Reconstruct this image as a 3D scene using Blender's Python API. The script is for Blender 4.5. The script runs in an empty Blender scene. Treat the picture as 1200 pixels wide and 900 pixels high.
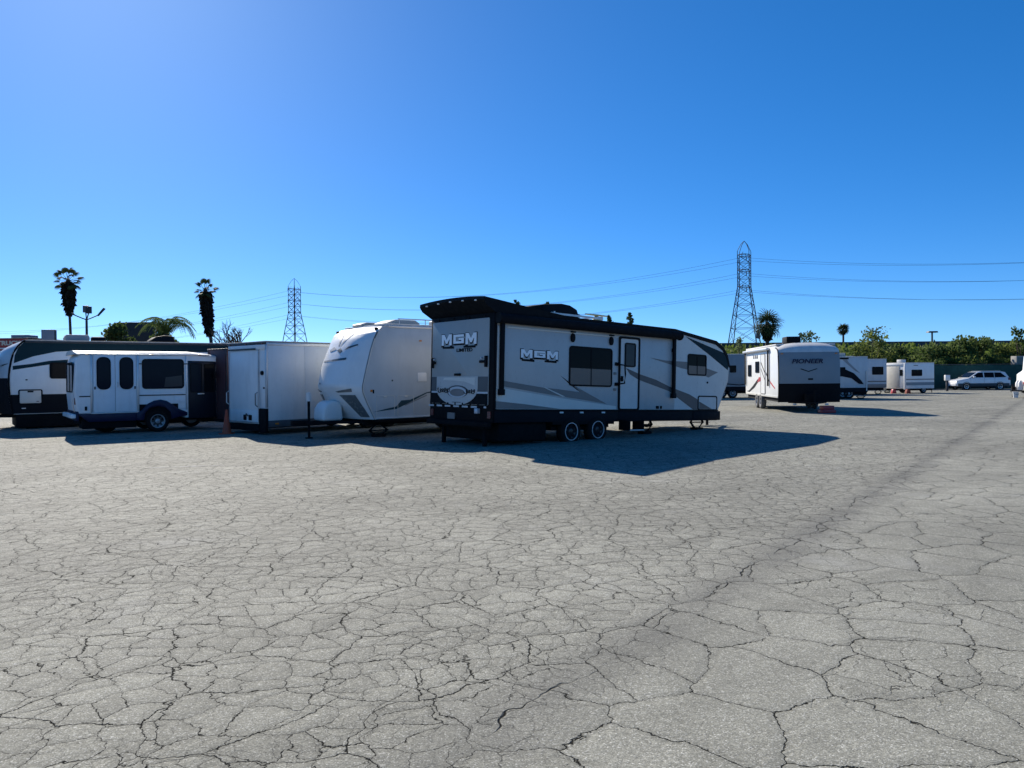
import bpy, bmesh, math, random
import numpy as np
from mathutils import Vector, Matrix
R = math.radians
random.seed(7)
scene = bpy.context.scene
C = scene.collection
# ------------------------------------------------------------------ camera
cam = bpy.data.cameras.new('camera'); camo = bpy.data.objects.new('camera', cam); C.objects.link(camo)
camo.location = (0, 0, 1.65)
camo.rotation_euler = (math.pi/2 - 10/900, 0.0083, 0)
cam.sensor_width = 36; cam.lens = 27; cam.clip_start = 0.1; cam.clip_end = 6000
scene.camera = camo
# ------------------------------------------------------------------ sky, sun, exposure
SUN_AZ = R(29.3)      # left of the view direction (+Y)
SUN_EL = R(31.5)
w = bpy.data.worlds.new('World'); scene.world = w; w.use_nodes = True
wn = w.node_tree; wn.nodes.clear()
sky = wn.nodes.new('ShaderNodeTexSky'); sky.sky_type = 'NISHITA'; sky.sun_disc = False
sky.sun_elevation = SUN_EL; sky.sun_rotation = -SUN_AZ
sky.altitude = 2500; sky.air_density = 0.8; sky.dust_density = 1.25; sky.ozone_density = 5.2
hs = wn.nodes.new('ShaderNodeHueSaturation'); hs.inputs['Saturation'].default_value = 1.25
bg = wn.nodes.new('ShaderNodeBackground'); bg.inputs['Strength'].default_value = 0.126
wo = wn.nodes.new('ShaderNodeOutputWorld')
wn.links.new(sky.outputs[0], hs.inputs['Color']); tm = wn.nodes.new('ShaderNodeMix'); tm.data_type = 'RGBA'; tm.blend_type = 'MULTIPLY'; tm.inputs[0].default_value = 1; tm.inputs[7].default_value = (0.61, 0.885, 1.13, 1)
gm = wn.nodes.new('ShaderNodeGamma'); gm.inputs[1].default_value = 0.82
wn.links.new(hs.outputs[0], tm.inputs[6]); wn.links.new(tm.outputs[2], gm.inputs[0]); wn.links.new(gm.outputs[0], bg.inputs[0]); wn.links.new(bg.outputs[0], wo.inputs[0])
sl = bpy.data.lights.new('sun', 'SUN'); sl.energy = 5.0; sl.angle = R(0.5); sl.color = (1, 0.93, 0.82)
so = bpy.data.objects.new('sun', sl); C.objects.link(so); so.location = (-30, 50, 60)
sdir = Vector((math.sin(SUN_AZ)*math.cos(SUN_EL), -math.cos(SUN_AZ)*math.cos(SUN_EL), -math.sin(SUN_EL)))
so.rotation_euler = sdir.to_track_quat('-Z', 'Y').to_euler()
scene.render.engine = 'CYCLES'
vs = scene.view_settings; vs.view_transform = 'Standard'; vs.look = 'None'; vs.gamma = 1; vs.use_curve_mapping = False
vs.exposure = 0.55

# ------------------------------------------------------------------ node + material helpers
class NT:
    def __init__(s, nt): s.nt = nt
    def n(s, typ, props=None, **inp):
        nd = s.nt.nodes.new(typ)
        for k, v in (props or {}).items(): setattr(nd, k, v)
        for k, v in inp.items():
            k = k.replace('_', ' ') if k not in nd.inputs else k
            s.put(nd.inputs[k], v)
        return nd
    def put(s, sock, v):
        if hasattr(v, 'is_output') or isinstance(v, bpy.types.NodeSocket): s.nt.links.new(v, sock)
        else: sock.default_value = v
    def m(s, op, a, b=0.0, c=None, clamp=False):
        nd = s.nt.nodes.new('ShaderNodeMath'); nd.operation = op; nd.use_clamp = clamp
        s.put(nd.inputs[0], a); s.put(nd.inputs[1], b)
        if c is not None: s.put(nd.inputs[2], c)
        return nd.outputs[0]
    def vm(s, op, a, b):
        nd = s.nt.nodes.new('ShaderNodeVectorMath'); nd.operation = op
        s.put(nd.inputs[0], a)
        if op == 'SCALE': s.put(nd.inputs['Scale'], b)
        else: s.put(nd.inputs[1], b)
        return nd.outputs[0]
    def noise(s, vec, scale, detail=2, rough=0.5):
        return s.n('ShaderNodeTexNoise', None, Vector=vec, Scale=scale, Detail=detail, Roughness=rough)
    def mr(s, v, a, b, c=0.0, d=1.0, smooth=False):
        nd = s.nt.nodes.new('ShaderNodeMapRange'); nd.clamp = True
        if smooth: nd.interpolation_type = 'SMOOTHSTEP'
        for i, q in enumerate((v, a, b, c, d)): s.put(nd.inputs[i], q)
        return nd.outputs[0]
    def mix(s, f, a, b, mode='MIX'):
        nd = s.nt.nodes.new('ShaderNodeMix'); nd.data_type = 'RGBA'; nd.blend_type = mode
        s.put(nd.inputs[0], f); s.put(nd.inputs[6], a); s.put(nd.inputs[7], b)
        return nd.outputs[2]
def newmat(name):
    m = bpy.data.materials.new(name); m.use_nodes = True; nt = m.node_tree; nt.nodes.clear()
    t = NT(nt); out = nt.nodes.new('ShaderNodeOutputMaterial'); bs = nt.nodes.new('ShaderNodeBsdfPrincipled')
    nt.links.new(bs.outputs[0], out.inputs[0]); return m, t, bs
MATS = {}
def rgb(c): return (c[0], c[1], c[2], 1)
def mat(name, col, rough=0.5, metal=0.0, var=0.1, scale=2.5, dirt=0.0, bump=0.0, bscale=6, spec=0.5, emit=None, coat=0.0, ior=1.5):
    m, t, b = newmat(name)
    tc = t.n('ShaderNodeTexCoord').outputs['Object']
    n1 = t.noise(tc, scale, 5, 0.6).outputs[0]
    f = t.mr(n1, 0.3, 0.7, 1-var, 1+var*0.6)
    c = t.vm('SCALE', col, f)
    if dirt > 0:                                   # run-off streaks and road film, stretched downwards
        mp = t.n('ShaderNodeMapping', None, Vector=tc, Scale=(2.2, 2.2, 0.5)).outputs[0]
        n2 = t.noise(mp, 1.6, 6, 0.65).outputs[0]
        d = t.m('MULTIPLY', t.mr(n2, 0.50, 0.80), dirt*0.55)
        c = t.mix(d, c, (0.16, 0.145, 0.12, 1))
    t.put(b.inputs['Base Color'], c)
    n3 = t.noise(tc, scale*4, 4, 0.6).outputs[0]
    t.put(b.inputs['Roughness'], t.mr(n3, 0.3, 0.7, max(0.02, rough*0.85), min(1, rough*1.2)))
    b.inputs['Metallic'].default_value = metal; b.inputs['Specular IOR Level'].default_value = spec
    b.inputs['IOR'].default_value = ior
    if coat: b.inputs['Coat Weight'].default_value = coat
    if bump:
        bm_ = t.n('ShaderNodeBump', None, Height=t.noise(tc, bscale, 3).outputs[0], Strength=bump, Distance=0.02)
        t.put(b.inputs['Normal'], bm_.outputs[0])
    if emit:
        b.inputs['Emission Color'].default_value = rgb(emit); b.inputs['Emission Strength'].default_value = 1
    MATS[name] = m; return m
mat('gel_white', (0.80, 0.80, 0.78), 0.32, dirt=0.22, var=0.05, bump=0.06, bscale=1.2)
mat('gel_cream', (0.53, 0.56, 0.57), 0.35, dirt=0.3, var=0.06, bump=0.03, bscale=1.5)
mat('silver_panel', (0.50, 0.495, 0.475), 0.30, dirt=0.18, var=0.05, bump=0.06, bscale=1.0)
mat('nose_panel', (0.60, 0.59, 0.56), 0.30, dirt=0.15, var=0.05, bump=0.06, bscale=1.0)
mat('light_panel', (0.68, 0.66, 0.60), 0.32, dirt=0.15, var=0.05)
mat('taupe', (0.190, 0.175, 0.165), 0.4, dirt=0.1)
mat('taupe_dark', (0.075, 0.075, 0.078), 0.4, dirt=0.1)
mat('charcoal', (0.009, 0.011, 0.015), 0.65, var=0.2, spec=0.10)
mat('black_trim', (0.005, 0.006, 0.008), 0.6, var=0.2, spec=0.12)
mat('awning_cloth', (0.008, 0.009, 0.012), 0.8, var=0.25, spec=0.15)
mat('chassis', (0.007, 0.007, 0.008), 0.8, var=0.3, spec=0.15)
mat('rubber', (0.010, 0.010, 0.010), 0.85, var=0.25, bump=0.15, bscale=40, spec=0.2)
mat('rubber_dusty', (0.12, 0.118, 0.112), 0.9, var=0.3)
mat('silver', (0.62, 0.63, 0.65), 0.28, 1.0, var=0.08)
mat('chrome_grey', (0.52, 0.54, 0.57), 0.35, 0.2, var=0.05)
mat('rim_grey', (0.30, 0.31, 0.33), 0.4, 0.5)
mat('rim_black', (0.010, 0.010, 0.012), 0.35)
mat('rim_ring', (0.72, 0.66, 0.68), 0.3, 0.2, var=0.05)
mat('glass', (0.006, 0.008, 0.011), 0.04, var=0.05, spec=0.5, ior=1.12)
mat('glass_blue', (0.010, 0.016, 0.026), 0.05, var=0.05, spec=0.5, ior=1.12)
mat('glass_reflection', (0.23, 0.175, 0.145), 0.12, var=0.04, spec=0.5, ior=1.2)  # beige colour imitates sunlit ground mirrored in the glass
mat('glass_mid', (0.05, 0.055, 0.06), 0.06, var=0.05, spec=0.10)
mat('bus_white', (0.80, 0.82, 0.82), 0.38, dirt=0.35, var=0.06, bump=0.03, bscale=2)
mat('bus_navy', (0.004, 0.008, 0.040), 0.4, dirt=0.06, spec=0.3)
mat('bus_dark', (0.006, 0.009, 0.018), 0.35, spec=0.25)
mat('door_white', (0.78, 0.82, 0.84), 0.4, dirt=0.3, var=0.06, bump=0.04, bscale=3)
mat('forest', (0.008, 0.032, 0.042), 0.6, dirt=0.03, spec=0.12)
mat('silver_rear', (0.35, 0.375, 0.37), 0.32, dirt=0.15, var=0.05, bump=0.06, bscale=1.0)
mat('letter_silver', (0.88, 0.89, 0.90), 0.35, 0.1, var=0.05)
mat('roof_grey', (0.36, 0.355, 0.34), 0.8, var=0.2, dirt=0.3)
mat('roof_white', (0.66, 0.65, 0.62), 0.6, var=0.12, dirt=0.3)
mat('ac_tan', (0.45, 0.43, 0.38), 0.6, var=0.1, dirt=0.2)
mat('antenna_yellow', (0.48, 0.45, 0.22), 0.5)
mat('maroon', (0.060, 0.022, 0.026), 0.55, dirt=0.2)
mat('cargo_white', (0.76, 0.76, 0.75), 0.35, dirt=0.28, var=0.05, bump=0.05, bscale=2.2)
mat('cargo_door', (0.82, 0.81, 0.79), 0.38, dirt=0.25, var=0.05, bump=0.05, bscale=2.5)
mat('aluminium', (0.55, 0.56, 0.57), 0.42, 0.85, var=0.12)
mat('teal_swoosh', (0.018, 0.055, 0.070), 0.4)
mat('grey_swoosh', (0.26, 0.275, 0.29), 0.4)
mat('lens_grey', (0.13, 0.15, 0.155), 0.25)
mat('red_graphic', (0.42, 0.030, 0.035), 0.4)
mat('lens_red', (0.13, 0.010, 0.010), 0.3)
mat('lens_amber', (0.65, 0.22, 0.03), 0.2)
mat('lamp_white', (0.75, 0.75, 0.72), 0.25)
mat('cone_orange', (0.50, 0.075, 0.030), 0.6, var=0.15, dirt=0.2)
mat('front_slate', (0.21, 0.25, 0.275), 0.35, var=0.06, spec=0.35)
mat('sign_red', (0.40, 0.035, 0.028), 0.5)
mat('sign_letter', (0.72, 0.60, 0.46), 0.5)
mat('sign_grey', (0.27, 0.27, 0.30), 0.6)
mat('stucco', (0.20, 0.19, 0.18), 0.9, bump=0.2, bscale=20)
mat('dark_steel', (0.035, 0.037, 0.042), 0.6, var=0.2)
mat('lamp_housing', (0.10, 0.115, 0.12), 0.5)
mat('galv', (0.085, 0.09, 0.10), 0.6, 0.3, var=0.2)
mat('tower_steel', (0.050, 0.040, 0.042), 0.75, var=0.25, spec=0.2)
mat('seal', (0.03, 0.03, 0.032), 0.7, spec=0.2)
mat('insulator', (0.09, 0.045, 0.04), 0.4)
mat('wire', (0.05, 0.055, 0.065), 0.6)
mat('fence_fabric', (0.008, 0.058, 0.050), 0.85, var=0.25, bump=0.3, bscale=2.0)
mat('concrete', (0.30, 0.29, 0.275), 0.9, var=0.2, dirt=0.4)
mat('barrier', (0.085, 0.075, 0.085), 0.9, var=0.15, dirt=0.3)
mat('bark', (0.085, 0.062, 0.045), 0.95, var=0.35, bump=0.4, bscale=14)
mat('palm_bark', (0.060, 0.046, 0.036), 0.95, var=0.3, bump=0.5, bscale=10)
mat('billboard_dark', (0.014, 0.020, 0.022), 0.7)
mat('van_white', (0.72, 0.73, 0.73), 0.22, var=0.03, coat=0.4)
mat('van_clad', (0.022, 0.035, 0.042), 0.5)
mat('plastic_white', (0.70, 0.70, 0.68), 0.5, dirt=0.2)
mat('wood_block', (0.22, 0.045, 0.03), 0.8)
mat('wood_step', (0.24, 0.17, 0.10), 0.85)
def leafmat(name, col, col2, trans=0.35):
    m, t, b = newmat(name)
    oi = t.n('ShaderNodeTexCoord').outputs['Object']
    n = t.noise(oi, 1.1, 3).outputs[0]; n2 = t.noise(oi, 9.0, 2).outputs[0]
    f = t.mr(t.m('ADD', t.m('MULTIPLY', n, 0.6), t.m('MULTIPLY', n2, 0.4)), 0.35, 0.65)
    c = t.mix(f, rgb(col), rgb(col2))
    t.put(b.inputs['Base Color'], c); b.inputs['Roughness'].default_value = 0.75; b.inputs['Specular IOR Level'].default_value = 0.2
    tr = t.n('ShaderNodeBsdfTranslucent'); t.put(tr.inputs[0], c)
    mx = t.n('ShaderNodeMixShader'); mx.inputs[0].default_value = trans
    t.nt.links.new(b.outputs[0], mx.inputs[1]); t.nt.links.new(tr.outputs[0], mx.inputs[2])
    t.nt.links.new(mx.outputs[0], t.nt.nodes['Material Output'].inputs[0])
    MATS[name] = m
leafmat('leaf_olive', (0.065, 0.100, 0.022), (0.20, 0.23, 0.06), 0.45)
leafmat('leaf_dark', (0.030, 0.060, 0.018), (0.11, 0.15, 0.045), 0.45)
leafmat('leaf_mid', (0.042, 0.080, 0.022), (0.14, 0.18, 0.052), 0.45)
leafmat('leaf_pale', (0.10, 0.14, 0.06), (0.20, 0.24, 0.11))
leafmat('leaf_palm', (0.022, 0.040, 0.014), (0.060, 0.080, 0.028), 0.2)
leafmat('leaf_skirt', (0.014, 0.012, 0.009), (0.030, 0.024, 0.017), 0.03)
leafmat('grass', (0.075, 0.120, 0.022), (0.20, 0.25, 0.05))

# ------------------------------------------------------------------ mesh builder
class B:
    def __init__(s): s.v = []; s.f = []
    def add(s, v, f):
        o = len(s.v); s.v += [tuple(p) for p in v]; s.f += [tuple(i+o for i in q) for q in f]; return s
    def box(s, x0, x1, y0, y1, z0, z1):
        return s.add([(x0,y0,z0),(x1,y0,z0),(x1,y1,z0),(x0,y1,z0),(x0,y0,z1),(x1,y0,z1),(x1,y1,z1),(x0,y1,z1)],
                     [(0,3,2,1),(4,5,6,7),(0,1,5,4),(1,2,6,5),(2,3,7,6),(3,0,4,7)])
    def prism(s, pts, axis, a, b):
        n = len(pts)
        def P(p, h): return (p[0], h, p[1]) if axis == 'y' else ((h, p[0], p[1]) if axis == 'x' else (p[0], p[1], h))
        v = [P(p, a) for p in pts] + [P(p, b) for p in pts]
        f = [tuple(range(n-1, -1, -1)), tuple(range(n, 2*n))] + [(i, (i+1) % n, n+(i+1) % n, n+i) for i in range(n)]
        return s.add(v, f)
    def ring(s, outer, inner, axis, a, b):
        n = len(outer)
        def P(p, h): return (p[0], h, p[1]) if axis == 'y' else ((h, p[0], p[1]) if axis == 'x' else (p[0], p[1], h))
        v = [P(p, a) for p in outer] + [P(p, b) for p in outer] + [P(p, a) for p in inner] + [P(p, b) for p in inner]
        f = []
        for i in range(n):
            j = (i+1) % n
            f += [(i, j, n+j, n+i), (2*n+j, 2*n+i, 3*n+i, 3*n+j), (j, i, 2*n+i, 2*n+j), (n+i, n+j, 3*n+j, 3*n+i)]
        return s.add(v, f)
    def tube(s, pts, r, seg=6, cap=True):
        pts = [Vector(p) for p in pts]; rs = r if isinstance(r, (list, tuple)) else [r]*len(pts)
        v = []; f = []
        for i, p in enumerate(pts):
            t = (pts[min(i+1, len(pts)-1)] - pts[max(i-1, 0)]).normalized()
            ref = Vector((0,0,1)) if abs(t.z) < 0.9 else Vector((1,0,0))
            a = t.cross(ref).normalized(); b = t.cross(a)
            for k in range(seg):
                q = 2*math.pi*(k+0.5)/seg; v.append(p + (a*math.cos(q) + b*math.sin(q))*rs[i])
        for i in range(len(pts)-1):
            for k in range(seg):
                j = (k+1) % seg; f.append((i*seg+k, i*seg+j, (i+1)*seg+j, (i+1)*seg+k))
        if cap: f += [tuple(range(seg-1, -1, -1)), tuple(range((len(pts)-1)*seg, len(pts)*seg))]
        return s.add(v, f)
    def lathe(s, prof, o=(0,0,0), axis='z', seg=24, closed=True):
        n = len(prof); v = []; f = []
        for k in range(seg):
            q = 2*math.pi*k/seg; c, sn = math.cos(q), math.sin(q)
            for r, h in prof:
                p = (r*c, r*sn, h) if axis == 'z' else ((r*c, h, r*sn) if axis == 'y' else (h, r*c, r*sn))
                v.append((p[0]+o[0], p[1]+o[1], p[2]+o[2]))
        for k in range(seg):
            j = (k+1) % seg
            for i in range(n if closed else n-1):
                i2 = (i+1) % n; f.append((k*n+i, k*n+i2, j*n+i2, j*n+i))
        return s.add(v, f)
    def grid(s, fn, nu, nv):
        v = [fn(i/nu, j/nv) for i in range(nu+1) for j in range(nv+1)]
        f = [(i*(nv+1)+j, (i+1)*(nv+1)+j, (i+1)*(nv+1)+j+1, i*(nv+1)+j+1) for i in range(nu) for j in range(nv)]
        return s.add(v, f)
    def build(s, name, material, parent=None, bevel=0.0, smooth=35, recalc=True, seg=2):
        me = bpy.data.meshes.new(name); me.from_pydata(s.v, [], s.f)
        bm = bmesh.new(); bm.from_mesh(me)
        if recalc: bmesh.ops.recalc_face_normals(bm, faces=bm.faces)
        if bevel:
            es = [e for e in bm.edges if e.is_manifold and e.calc_face_angle(0) > R(28)]
            bmesh.ops.bevel(bm, geom=es, offset=bevel, segments=seg, profile=0.5, affect='EDGES', clamp_overlap=True)
        bm.to_mesh(me); bm.free()
        if smooth:
            me.polygons.foreach_set('use_smooth', [True]*len(me.polygons)); me.set_sharp_from_angle(angle=R(smooth))
        me.materials.append(MATS[material] if isinstance(material, str) else material)
        o = bpy.data.objects.new(name, me); C.objects.link(o)
        if parent: o.parent = parent
        return o
def tag(o, label=None, cat=None, group=None, kind=None):
    if label: o['label'] = label
    if cat: o['category'] = cat
    if group: o['group'] = group
    if kind: o['kind'] = kind
    return o
def thing(name, label, cat, loc=(0,0,0), rot=(0,0,0), group=None):
    o = bpy.data.objects.new(name, None); C.objects.link(o); o.location = loc; o.rotation_euler = rot
    o.empty_display_size = 0.3
    return tag(o, label, cat, group)
def rr(x0, z0, x1, z1, r, n=4):
    p = []
    for cx, cz, a0 in ((x1-r, z1-r, 0), (x0+r, z1-r, 90), (x0+r, z0+r, 180), (x1-r, z0+r, 270)):
        for i in range(n+1):
            a = R(a0 + 90*i/n); p.append((cx+r*math.cos(a), cz+r*math.sin(a)))
    return p
def bx(name, m, par, x0, x1, y0, y1, z0, z1, bevel=0.0): return B().box(x0,x1,y0,y1,z0,z1).build(name, m, par, bevel)
# thin applied shapes: on the near side wall (plane y = y0, facing -y) or on an end wall (plane x = x0, facing -x)
def on_side(name, m, par, pts, off=0.002, th=0.004, y=0.0): return B().prism(pts, 'y', y-off-th, y-off).build(name, m, par)
def on_end(name, m, par, pts, off=0.002, th=0.004, x=0.0): return B().prism(pts, 'x', x-off-th, x-off).build(name, m, par)
def window(par, x0, z0, x1, z1, r=0.06, y=0.0, fr='black_trim', pane='glass', split=True, reflection=False, fw=0.035, name='window', end=False):
    ax = 'x' if end else 'y'
    wf = B().ring(rr(x0,z0,x1,z1,r), rr(x0+fw,z0+fw,x1-fw,z1-fw,max(0.015, r-fw)), ax, y-0.024, y-0.001).build(name, fr, par)
    zs = z0 + (z1-z0)*0.45
    B().prism(rr(x0+fw*0.7,z0+fw*0.7,x1-fw*0.7,z1-fw*0.7,max(0.015, r-fw)), ax, y-0.010, y-0.002).build('pane', pane, wf)
    if reflection: B().prism(rr(x0+fw*0.8, z0+fw*0.8, x1-fw*0.8, zs, 0.02), ax, y-0.013, y-0.0105).build('lower_pane', 'glass_reflection', wf)  # reflection of the sunlit ground painted onto the lower half of the pane
    if split:
        xm = (x0+x1)/2; b = B()
        if end: b.box(y-0.02, y-0.011, xm-0.014, xm+0.014, z0+fw, z1-fw)
        else: b.box(xm-0.014, xm+0.014, y-0.02, y-0.0135, z0+fw, z1-fw)
        b.build('mullion', fr, wf)
    return wf
def outline(par, name, x0, z0, x1, z1, m, r=0.04, fw=0.02, y=0.0, th=0.012): 
    return B().ring(rr(x0,z0,x1,z1,r), rr(x0+fw,z0+fw,x1-fw,z1-fw,max(0.01,r-fw)), 'y', y-th, y-0.001).build(name, m, par)
def wheel(par, x, y, z, r, rim, width=0.2, rimmat='rim_grey', tyre='rubber', ring=None, outer=-1):
    # y = outer face position, the wheel extends inward (+y when outer = -1)
    s = -outer
    wd = width
    t = B().lathe([(rim, y), (r-0.05, y-0.012*s), (r-0.012, y+0.015*s), (r, y+0.045*s), (r, y+(wd-0.045)*s), (r-0.012, y+(wd-0.015)*s), (r-0.05, y+wd*s), (rim, y+wd*s)], (x,0,z), 'y', 28).build('wheel', tyre, par)
    rb = B(); rb.lathe([(rim+0.004, y+0.002*s), (rim-0.02, y+0.004*s), (rim-0.035, y+0.035*s), (rim*0.62, y+0.05*s), (rim*0.35, y+0.02*s), (0.012, y+0.015*s), (0.012, y+0.12*s), (rim, y+0.12*s)], (x,0,z), 'y', 28)
    rb.build('rim', rimmat, t)
    star = []
    for k in range(16):
        a = 2*math.pi*k/16; q = rim*0.82 if k % 2 == 0 else rim*0.46
        for da in ((-0.10, 0.10) if k % 2 == 0 else (0.0,)): star.append((x+q*math.cos(a+da), z+q*math.sin(a+da)))
    B().prism(star, 'y', y+0.020*s, y+0.06*s).build('hub_star', 'rim_black' if rimmat != 'rim_black' else 'charcoal', t)
    if ring: B().lathe([(rim+0.006, y-0.014*s), (rim-0.008, y-0.014*s), (rim-0.008, y+0.004*s), (rim+0.006, y+0.004*s)], (x,0,z), 'y', 32).build('rim_ring', ring, t)
    return t
def text(name, body, size, m, par, loc, rot, ext=0.006, xs=1.0, shear=0.0, align='LEFT', bold=0.0):
    cu = bpy.data.curves.new(name, 'FONT'); cu.body = body; cu.size = size; cu.extrude = ext; cu.shear = shear; cu.align_x = align; cu.offset = bold
    cu.resolution_u = 3
    o = bpy.data.objects.new(name, cu); C.objects.link(o)
    bpy.context.view_layer.update()
    me = bpy.data.meshes.new_from_object(o.evaluated_get(bpy.context.evaluated_depsgraph_get()))
    bpy.data.objects.remove(o)
    me.materials.clear(); me.materials.append(MATS[m])
    if xs != 1.0:
        for v in me.vertices: v.co.x *= xs
    o = bpy.data.objects.new(name, me); C.objects.link(o); o.location = loc; o.rotation_euler = rot
    if par: o.parent = par
    return o
def scissor_jack(par, x, y, ztop):
    j = bx('stabilizer_jack', 'chassis', par, x-0.16, x+0.16, y-0.12, y+0.12, 0.0, 0.07, 0.01)
    b = B(); h = ztop
    for s in (-1, 1):
        b.tube([(x+0.05*s, y-0.03*s, 0.03), (x+0.26*s, y-0.03*s, h*0.5), (x+0.05*s, y-0.03*s, h)], 0.036, 4)
    b.tube([(x-0.26, y, h*0.5), (x+0.26, y, h*0.5)], 0.016, 6)
    b.box(x-0.10, x+0.10, y-0.05, y+0.05, h-0.03, h)
    b.build('jack_arms', 'chassis', j); return j
D40 = R(40)

# ------------------------------------------------------------------ ground
def asphalt():
    m, t, b = newmat('asphalt')
    pos = t.n('ShaderNodeTexCoord').outputs['Object']
    sx = t.n('ShaderNodeSeparateXYZ', None, Vector=pos)
    w1 = t.vm('SCALE', t.vm('SUBTRACT', t.noise(pos, 1.1, 3).outputs['Color'], (0.5,0.5,0.5)), 0.42)
    w2 = t.vm('SCALE', t.vm('SUBTRACT', t.noise(pos, 6.5, 4, 0.6).outputs['Color'], (0.5,0.5,0.5)), 0.13)
    w3 = t.vm('SCALE', t.vm('SUBTRACT', t.noise(pos, 34.0, 3, 0.6).outputs['Color'], (0.5,0.5,0.5)), 0.030)
    P = t.vm('MULTIPLY', t.vm('ADD', t.vm('ADD', t.vm('ADD', pos, w1), w2), w3), (1, 1, 0))
    big = t.noise(pos, 0.55, 3).outputs[0]; mid = t.noise(pos, 1.7, 3).outputs[0]; loc = t.noise(pos, 3.3, 2).outputs[0]
    # seam that crosses the lot diagonally: signed distance (left of it is negative)
    s = t.m('DIVIDE', t.m('ADD', t.m('SUBTRACT', sx.outputs[0], t.m('MULTIPLY', sx.outputs[1], 0.727)), 2.69), 1.236)
    s = t.m('ADD', s, t.m('MULTIPLY', t.m('SUBTRACT', mid, 0.5), 0.30))
    left = t.mr(s, 0.55, -0.35, 0, 1, True)
    def crack(scale, wmin, wmax, wn, rnd=1.0):
        v = t.n('ShaderNodeTexVoronoi', {'feature': 'DISTANCE_TO_EDGE', 'voronoi_dimensions': '2D'}, Vector=P, Scale=scale, Randomness=rnd).outputs['Distance']
        d = t.m('DIVIDE', v, scale)
        wd = t.mr(wn, 0.30, 0.70, wmin, wmax)
        return t.m('SUBTRACT', 1.0, t.mr(d, t.m('MULTIPLY', wd, 0.35), wd, 0, 1)), d
    c1, d1 = crack(1.8, 0.0010, 0.0082, mid, 0.95)
    c2, d2 = crack(4.7, 0.0004, 0.0054, loc, 0.9)
    c3, d3 = crack(9.5, 0.0003, 0.0026, t.noise(pos, 2.2, 2).outputs[0], 0.8)
    a2 = t.m('MULTIPLY', c2, t.m('MAXIMUM', left, t.mr(big, 0.50, 0.60)))
    a3 = t.m('MULTIPLY', t.m('MULTIPLY', c3, t.mr(t.noise(pos, 0.38, 2).outputs[0], 0.42, 0.55)), t.m('MULTIPLY', left, 0.85))
    # crack running down the seam itself
    s2 = t.m('ADD', t.m('ABSOLUTE', t.m('ADD', s, t.m('MULTIPLY', t.m('SUBTRACT', loc, 0.5), 0.30))), 0)
    cs = t.m('MULTIPLY', t.m('SUBTRACT', 1.0, t.mr(s2, 0.002, 0.009)), t.mr(mid, 0.46, 0.56))
    ck = t.m('MAXIMUM', t.m('MAXIMUM', c1, a2), t.m('MAXIMUM', a3, cs))
    # stones in the worn surface
    st = t.n('ShaderNodeTexVoronoi', {'feature': 'F1', 'voronoi_dimensions': '2D'}, Vector=pos, Scale=165.0)
    sv = t.n('ShaderNodeSeparateXYZ', None, Vector=st.outputs['Color']).outputs[0]
    fine = t.noise(pos, 260, 2).outputs[0]
    grain = t.noise(pos, 26, 5, 0.75).outputs[0]
    base = t.mix(t.mr(sv, 0.0, 1.0), (0.176, 0.172, 0.140, 1), (0.352, 0.344, 0.284, 1))
    base = t.mix(t.mr(sv, 0.91, 0.95), base, (0.50, 0.49, 0.43, 1))
    base = t.vm('SCALE', base, t.mr(fine, 0.3, 0.7, 0.70, 1.30))
    base = t.vm('SCALE', base, t.mr(grain, 0.3, 0.7, 0.78, 1.20))
    # tone per cracked plate, large patches, film along the seam
    cell = t.n('ShaderNodeTexVoronoi', {'feature': 'F1', 'voronoi_dimensions': '2D'}, Vector=P, Scale=4.7, Randomness=0.9)
    cv = t.n('ShaderNodeSeparateXYZ', None, Vector=cell.outputs['Color']).outputs[1]
    base = t.vm('SCALE', base, t.mr(cv, 0, 1, 0.92, 1.08))
    patch = t.noise(t.vm('MULTIPLY', pos, (1.0, 1.0, 0)), 0.22, 5, 0.62).outputs[0]
    base = t.vm('SCALE', base, t.mr(patch, 0.32, 0.68, 0.80, 1.20))
    pale = t.m('MULTIPLY', t.mr(t.noise(pos, 0.47, 6, 0.7).outputs[0], 0.56, 0.72), 0.50)
    base = t.mix(pale, base, (0.37, 0.365, 0.33, 1))
    sd = t.m('DIVIDE', s, 0.24)
    band = t.m('MULTIPLY', t.m('EXPONENT', t.m('MULTIPLY', t.m('MULTIPLY', sd, sd), -1.0)), t.mr(t.noise(pos, 0.9, 4, 0.6).outputs[0], 0.34, 0.60, 0.12, 0.50))
    base = t.mix(band, base, (0.075, 0.074, 0.070, 1))
    oil = t.m('MULTIPLY', t.mr(t.noise(pos, 0.83, 7, 0.72).outputs[0], 0.64, 0.72), 0.45)
    base = t.mix(oil, base, (0.085, 0.083, 0.075, 1))
    tyre = t.noise(t.vm('MULTIPLY', t.n('ShaderNodeMapping', None, Vector=pos, Rotation=(0,0,R(-36))).outputs[0], (0.06, 1.7, 0)), 1.0, 4, 0.6).outputs[0]
    base = t.vm('SCALE', base, t.mr(tyre, 0.35, 0.62, 0.90, 1.06))
    near = t.m('MINIMUM', d1, t.m('ADD', d2, t.m('MULTIPLY', t.m('SUBTRACT', 1.0, left), 1.0)))
    edge = t.mr(near, 0.0, 0.05, 0.86, 1.0)
    base = t.vm('SCALE', base, edge)
    col = t.mix(t.m('MULTIPLY', ck, 0.92), base, (0.007, 0.007, 0.006, 1))
    t.put(b.inputs['Base Color'], col)
    b.inputs['Roughness'].default_value = 0.88; t.put(b.inputs['Specular IOR Level'], t.m('MULTIPLY', t.m('SUBTRACT', 1.0, ck), 0.28))
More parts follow.
